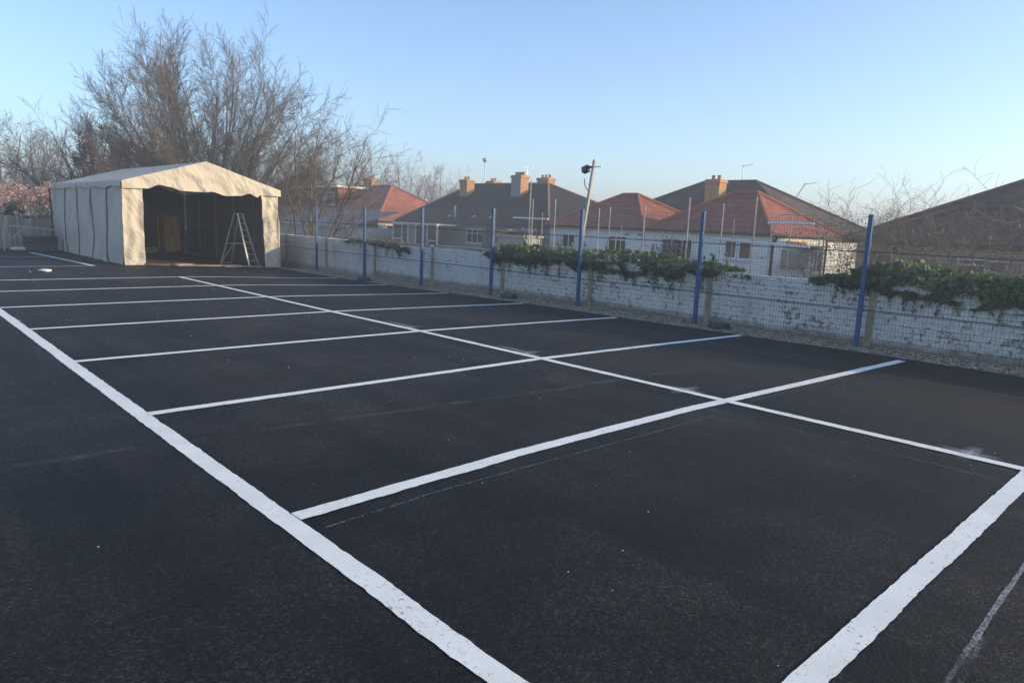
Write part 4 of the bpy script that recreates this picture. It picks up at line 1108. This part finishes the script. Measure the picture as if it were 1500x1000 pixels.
# --- grey boarded fence and a flat-roofed shed in front of it
gf = empty('boarded_fence', (24, 25.5, GZ), 'grey boarded garden fence below the slate roof', 'fence')
mb = MB(); y = 23.0
while y < 27.7: mb.box((24.0 + .01*(int(y/.14) % 2), y, .31), (.02, .136, 2.26)); y += .14
mb.build('boards', M['board_grey'], gf)
MB().span(23.97, 24.05, 23.0, 27.7, 1.445, 1.48).build('cap_rail', M['board_grey'], gf)
sh = empty('garden_shed', (21, 21.3, GZ), 'low garden shed with a flat roof and an orange brick parapet end', 'shed')
MB().span(20.0, 20.9, 20.5, 22.1, GZ, 1.12).build('wall', M['render_grey'], sh)
MB().span(19.85, 21.0, 20.4, 22.2, 1.125, 1.20).build('flat_roof', M['white_timber'], sh)
MB().span(19.95, 20.9, 21.5, 22.1, 1.205, 1.42).build('parapet', M['chimney'], sh)
mb = MB(); r = random.Random(12)
for i in range(160): stone(mb, r.uniform(20, 20.9), r.uniform(20.5, 21.5), 1.24 + .22*r.random()**2, r.uniform(.05, .10), r)
struct(tag(mb.build('rubble_pile', M['lead']), 'grey rubble heaped on the flat shed roof', 'rubble'), 'stuff')

# --- red roofed bungalow with a flat dormer
h1 = empty('red_bungalow', (38, 60, GZ), 'bungalow with a red tiled hip, flat roofed dormer and one chimney', 'house')
MB().span(32.3, 41.7, 50.3, 74, GZ, 1.4).build('wall', M['render_grey'], h1)
hip(h1, 32, 42, 50.0, 76, 1.52, (37, 55.4, 4.62), (37, 70, 4.62), 'tile_orange', 'ridge_red', 'roof')
dm = MB().span(33.6, 37.4, 59.0, 68, 2.0, 4.30).build('dormer', M['tile_orange'], h1)
MB().span(33.3, 37.6, 58.7, 68.2, 4.305, 4.5).build('dormer_fascia', M['fascia_cream'], dm)
MB().span(33.25, 37.65, 58.65, 68.25, 4.503, 4.54).build('dormer_top', M['lead'], dm)
MB().span(33.57, 33.598, 59.0, 68, 2.0, 4.3).build('dormer_front', M['tile_slate'], dm)
window(dm, 33.57, 59.6, 61.4, 2.7, 3.9, (.5,))
chimney(h1, 37.2, 59.0, 4.2, 5.3, .9, 1.2, 2)
wn = MB().span(33.0, 34.9, 50.24, 50.295, .35, 1.2).build('side_window', M['white_pvc'], h1)
MB().span(33.1, 33.9, 50.225, 50.236, .42, 1.12).span(34.05, 34.8, 50.225, 50.236, .42, 1.12).build('pane', M['glass'], wn)
MB().tube([(35.1, 50.2, 1.5), (35.1, 50.2, GZ)], .05, 8).build('drainpipe', M['steel'], h1)
# low dark lean-to sheds left of it
ls = empty('lean_to', (29, 52, GZ), 'low bluish grey lean-to building behind the slim trunks', 'shed')
MB().span(27, 31, 46, 60, GZ, .9).build('wall', M['render_grey'], ls)
mb = MB(); mb.poly((26.7, 45.8, .95), (26.7, 60.2, .95), (31.2, 60.2, 2.2), (31.2, 45.8, 2.2)); mb.poly((26.7, 45.8, .90), (31.2, 45.8, 2.15), (31.2, 60.2, 2.15), (26.7, 60.2, .90))
mb.poly((26.7, 45.8, .95), (31.2, 45.8, 2.2), (31.2, 45.8, 2.15), (26.7, 45.8, .90)); mb.poly((26.7, 60.2, .95), (26.7, 45.8, .95), (26.7, 45.8, .90), (26.7, 60.2, .90))
mb.build('roof', M['lead'], ls)

# --- pebbledash bungalow at the right
h4 = empty('pebbledash_bungalow', (32, 4, GZ), 'brown pebbledash bungalow with a dark brown roof behind the brambles', 'house')
MB().span(24.25, 29.2, -3.0, 9.3, GZ, 1.48).build('rear_wall', M['pebble'], h4)
MB().span(29.21, 35.8, -6, 10.6, GZ, 1.48).build('main_wall', M['pebble'], h4)
hip(h4, 27, 36, -6.3, 10.9, 1.6, (31.5, 0.5, 4.22), (31.5, 5.7, 4.22), 'tile_brown', 'ridge_dark', 'main_roof', gut=False)
hip(h4, 24, 31, 3.2, 9.55, 1.6, (27.2, 5.8, 2.75), (27.2, 7.3, 2.75), 'tile_brown', 'ridge_dark', 'extension_roof')
window(h4, 24.25, 8.15, 8.66, .60, 1.22); window(h4, 24.25, 5.6, 6.36, .72, 1.20, (), (.6,)); window(h4, 24.25, 5.08, 5.56, .80, 1.18)

# --- distant brown roof
fh = empty('distant_house', (49, 92, GZ), 'distant house with an orange brown roof behind the bare trees', 'house')
MB().span(44.4, 51.6, 88.4, 97.6, GZ, 4.6).build('wall', M['chimney'], fh)
hip(fh, 44, 52, 88, 98, 4.7, (48, 91.5, 7.3), (48, 94.5, 7.3), 'tile_orange', 'ridge_red', 'roof', gut=False)

aerial('television_aerial', (36, 36.9, 4.5), 1.1, 'television aerial beside the right hand chimneys of the slate bungalow')
aerial('television_aerial', (36, 20.2, 4.44), .85, 'television aerial on the ridge of the white bungalow')
aerial('television_aerial', (38.2, 18.3, 3.5), .95, 'tilted television aerial on the right slope of the white bungalow', 3, -.6)
lp = empty('street_lamp', (62, 71.5, GZ), 'slim street lamp seen above the left chimney of the slate bungalow', 'street lamp')
MB().tube([(62, 71.5, GZ), (62, 71.5, 9.4)], [.12, .07], 8).build('column', M['white_pvc'], lp)
MB().lathe((62, 71.5, 9.4), [(.1, 0), (.32, .25), (.36, .5), (.1, .62)], 10).build('lantern', M['steel'], lp)

# ------------------------------------------------------------------ render settings
vs = scene.view_settings; vs.view_transform = 'Standard'; vs.look = 'None'; vs.exposure = 1.3; vs.gamma = 1.0
cy = scene.cycles; cy.use_denoising = True
try: cy.denoiser = 'OPENIMAGEDENOISE'
except Exception: pass
cy.max_bounces = 6; cy.diffuse_bounces = 3; cy.glossy_bounces = 3; cy.transparent_max_bounces = 8; cy.volume_bounces = 0
cy.sample_clamp_indirect = 8
scene.render.film_transparent = False
